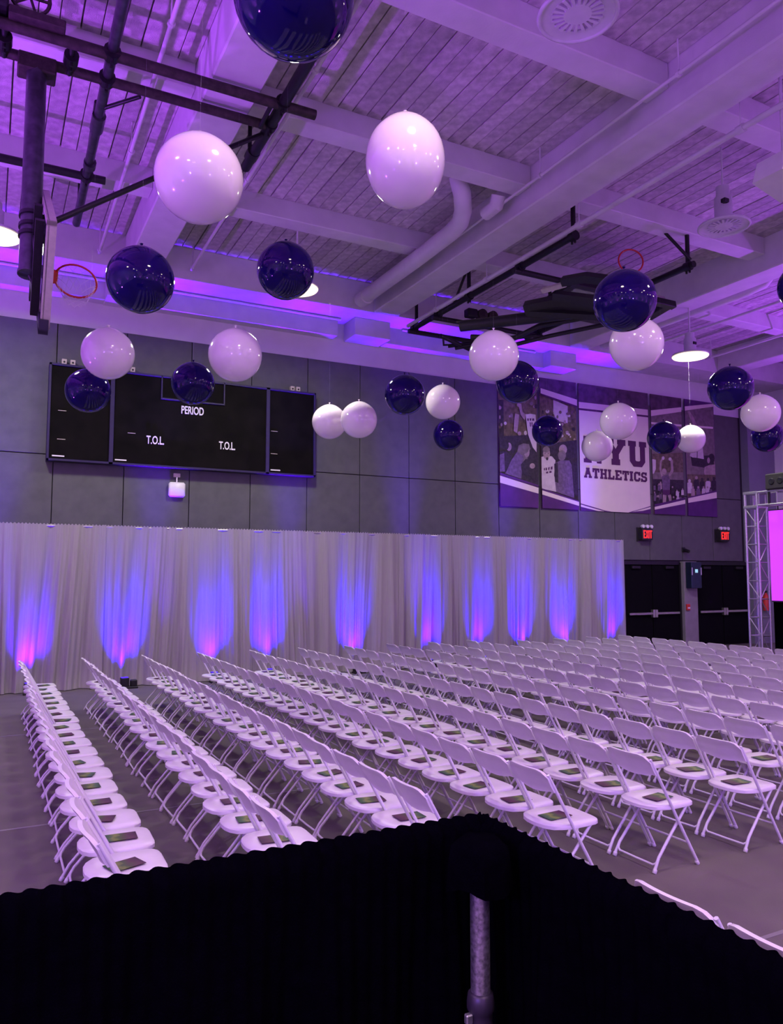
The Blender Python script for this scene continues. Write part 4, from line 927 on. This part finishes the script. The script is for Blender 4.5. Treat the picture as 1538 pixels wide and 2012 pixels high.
# ------------------------------------------------------------------ right basketball hoop, folded up under the ceiling
zB = 7.72
e = empty('basketball_hoop', (10.0, 12.5, 0)); O = e.location.copy()
qa, qb = atz(1118, 462, zB), atz(775, 672, zB); xl = (qa.x + qb.x) / 2
xr = atz(1355, 522, zB).x
seg('roof_pipe', [(xl, qa.y - .05, zB), (xl, min(qb.y, 15.1) if False else 15.1, zB)], .06, 'black')
seg('roof_pipe', [(xr, atz(1362, 518, zB).y, zB), (xr, 14.4, zB)], .06, 'black')
y1, y2, y3 = atz(1015, 523, zB).y, atz(875, 620, zB).y, 15.0
for y in (y1, y2, y3): seg('cross_pipe', [(xl - .15, y, zB - .09), (xr + .1, y, zB - .09)], .055, 'black')
for y in (qa.y, y1, y2 - 1.2, y2, y3): clampat((xl, y, zB), .085, .12)
for y in (atz(1345, 522, zB).y, y1, y2): clampat((xr, y, zB), .085, .12)
for x, y in ((xl, qa.y), (xl, y2 - 1.2), (xl, 14.9), (xr, atz(1345, 522, zB).y), (xr, 13.5)): seg('ceiling_hanger', [(x, y, zB), (x, y, 8.31 if y > 14 else ZC)], .04, 'black', 8)
seg('ceiling_hanger', [(xl, y2 - .6, zB), (xl, y2 - 1.15, zB + .6)], .028, 'black', 8)
p_ = Vector((xr, atz(1345, 518, zB).y, zB + .1)); seg('ceiling_hanger', [p_, p_ + Vector((-.6, .3, .75))], .03, 'black', 8)
# folded backboard: glass and frame lying nearly flat, mast along it
bc = Vector(atz(1186, 592, zB - .12)); tilt = Matrix.Rotation(R(-9), 3, 'X')
def fb(name, a, b, m): 
    c = MB().bbox(a, b, .012); c.v = [tuple(tilt @ Vector(v) + bc - O) for v in c.v]; return c.build(name, m, e)
fb('board_glass', (-1.1, -.5, 0), (1.1, .5, .014), 'glass')
for a, b in (((-1.15, -.54, -.02), (1.15, -.47, .04)), ((-1.15, .47, -.02), (1.15, .54, .04)), ((-1.15, -.54, -.02), (-1.07, .54, .04)), ((1.07, -.54, -.02), (1.15, .54, .04))): fb('board_frame', a, b, 'silver')
for a, b in (((-1.35, -.62, -.20), (1.35, -.48, -.06)), ((-1.35, .42, -.20), (1.3, .56, -.06)), ((-1.35, -.5, -.18), (-1.15, .5, -.06)), ((1.15, -.5, -.16), (1.37, .5, -.04))): fb('edge_pad', a, b, 'black')
for y_ in (-.3, .0, .25): fb('support_bar', (-.6, y_, .06), (.7, y_ + .09, .16), 'black')
seg('mast', [atd(905, 641, 14.0), atd(1188, 608, 12.9)], .10, 'black', 14)
seg('mast_trim', [atd(897, 633, 14.0), atd(1180, 598, 12.9)], .022, 'rust', 6)
seg('board_edge_bar', [atd(1066, 571, 12.9), atd(1112, 558, 12.5)], .055, 'silver', 4)
seg('edge_pad', [atd(1032, 606, 13.2), atd(1100, 592, 12.9), atd(1180, 600, 12.5)], .13, 'black', 4)
seg('edge_pad', [atd(1088, 580, 12.8), atd(1185, 592, 12.4)], .09, 'black', 4)
seg('edge_pad', [atd(1105, 553, 12.5), atd(1150, 545, 12.2), atd(1200, 552, 12.0)], .09, 'black', 4)
seg('edge_pad', [atd(1036, 614, 13.2), atd(1185, 622, 12.5)], .07, 'black', 4)
seg('fold_arm', [atd(925, 662, 14.3), atd(1010, 665, 14.0), atd(1060, 640, 13.6), atd(1180, 618, 13.0)], .05, 'black', 8)
seg('fold_arm', [atd(1000, 680, 14.2), atd(1080, 660, 13.9), atd(1200, 635, 13.3)], .04, 'black', 8)
seg('fold_arm', [(xl + .3, y2 + .4, zB - .32), (xl + 1.3, y2 + .75, zB - .4)], .05, 'black', 8)
seg('fold_arm', [(xl + .8, y2 + .9, zB - .35), (xr - .2, y2 - .2, zB - .15)], .045, 'black', 8)
seg('fold_arm', [(xl + .9, y2 + .75, zB - .42), (xl + 1.9, y2 - .3, zB - .3)], .05, 'black', 8)
seg('fold_arm', [(xl + .7, y3 - .1, zB - .09), (xl + .72, y3 - .1, zB - .32), (xl + 1.8, y3 - .35, zB - .2)], .03, 'black', 8)
for dx in (.0, .28): 
    cc = Vector((xl + 1.05 + dx, y2 - .1, zB + .12)) - O; MB().lathe([(.0, -.08), (.12, -.08), (.12, .08), (0, .08)], 14, cc, ax='y').build('winch_drum', 'rust', e, True)
MB().bbox(Vector((xl + .65, y2 - .2, zB + .02)) - O, Vector((xl + .9, y2, zB + .2)) - O, .02).build('winch_motor', 'black', e)
rcc = Vector(atd(1239, 513, 14.2)); MB().torus(rcc - O, .23, .015, 32, 8, Matrix.Rotation(R(-24), 3, 'Z') @ Matrix.Rotation(R(84), 3, 'X')).build('rim', 'red', e, True)
MB().bbox(rcc - O + Vector((-.08, -.02, -.32)), rcc - O + Vector((.08, .04, -.18)), .01).build('rim_bracket', 'red', e)
seg('rim_post', [rcc - Vector((0, 0, .3)), (rcc.x, rcc.y + .2, zB - .2)], .03, 'black', 8)
tag(e, 'black basketball hoop frame folded up under the ceiling, right', 'basketball hoop')

# ------------------------------------------------------------------ more violet uplights round the room (outside the picture), and wash lights near the riser
for i, (x, y) in enumerate(((-6.3, 1.0), (-6.3, 7.0), (-6.3, 12.5), (-2, -8.4), (5, -8.4), (12, -8.4), (18.5, -8.4), (21.6, -3), (21.6, 3.5), (21.6, 9.0))):
    cx, cy = 7.5, 4.0; dx, dy = cx - x, cy - y; L = math.hypot(dx, dy)
    uplight(x, y, 'black violet uplight outside the picture, %s clockwise along the walls' % ORD[i], WALL_COL, WALL_W, (dx / L * .30, dy / L * .30, 1), 96, 'uplights round the other walls', 1.0)
for i, (x, y, lb) in enumerate(((-3.2, -1.0, 'wash light on a stand left of the riser'), (3.4, -3.2, 'wash light on a stand right of the riser'))):
    e = empty('wash_light', (x, y, 0))
    MB().tube([(0, 0, .02), (0, 0, 2.9)], .022, 10).build('stand', 'black', e, True); MB().box((-.3, -.3, 0), (.3, .3, .02)).build('base_plate', 'black', e)
    MB().lathe([(.0, -.12), (.1, -.12), (.12, .1), (.11, .1), (0, .02)], 16, (0, 0, 3.0), ax='y').build('lamp_can', 'black', e, True)
    light('wash_beam', 'SPOT', (0, .12, 3.0), STAGE_W, STAGE_COL, e, target=(Vector((7, 8, 1)) - Vector((x, y, 0))), spot_size=R(100), spot_blend=1.0, shadow_soft_size=.15)
    tag(e, 'violet ' + lb, 'stage light', 'wash lights near the riser')
print('chairs', nchairs, 'programs', nprog)
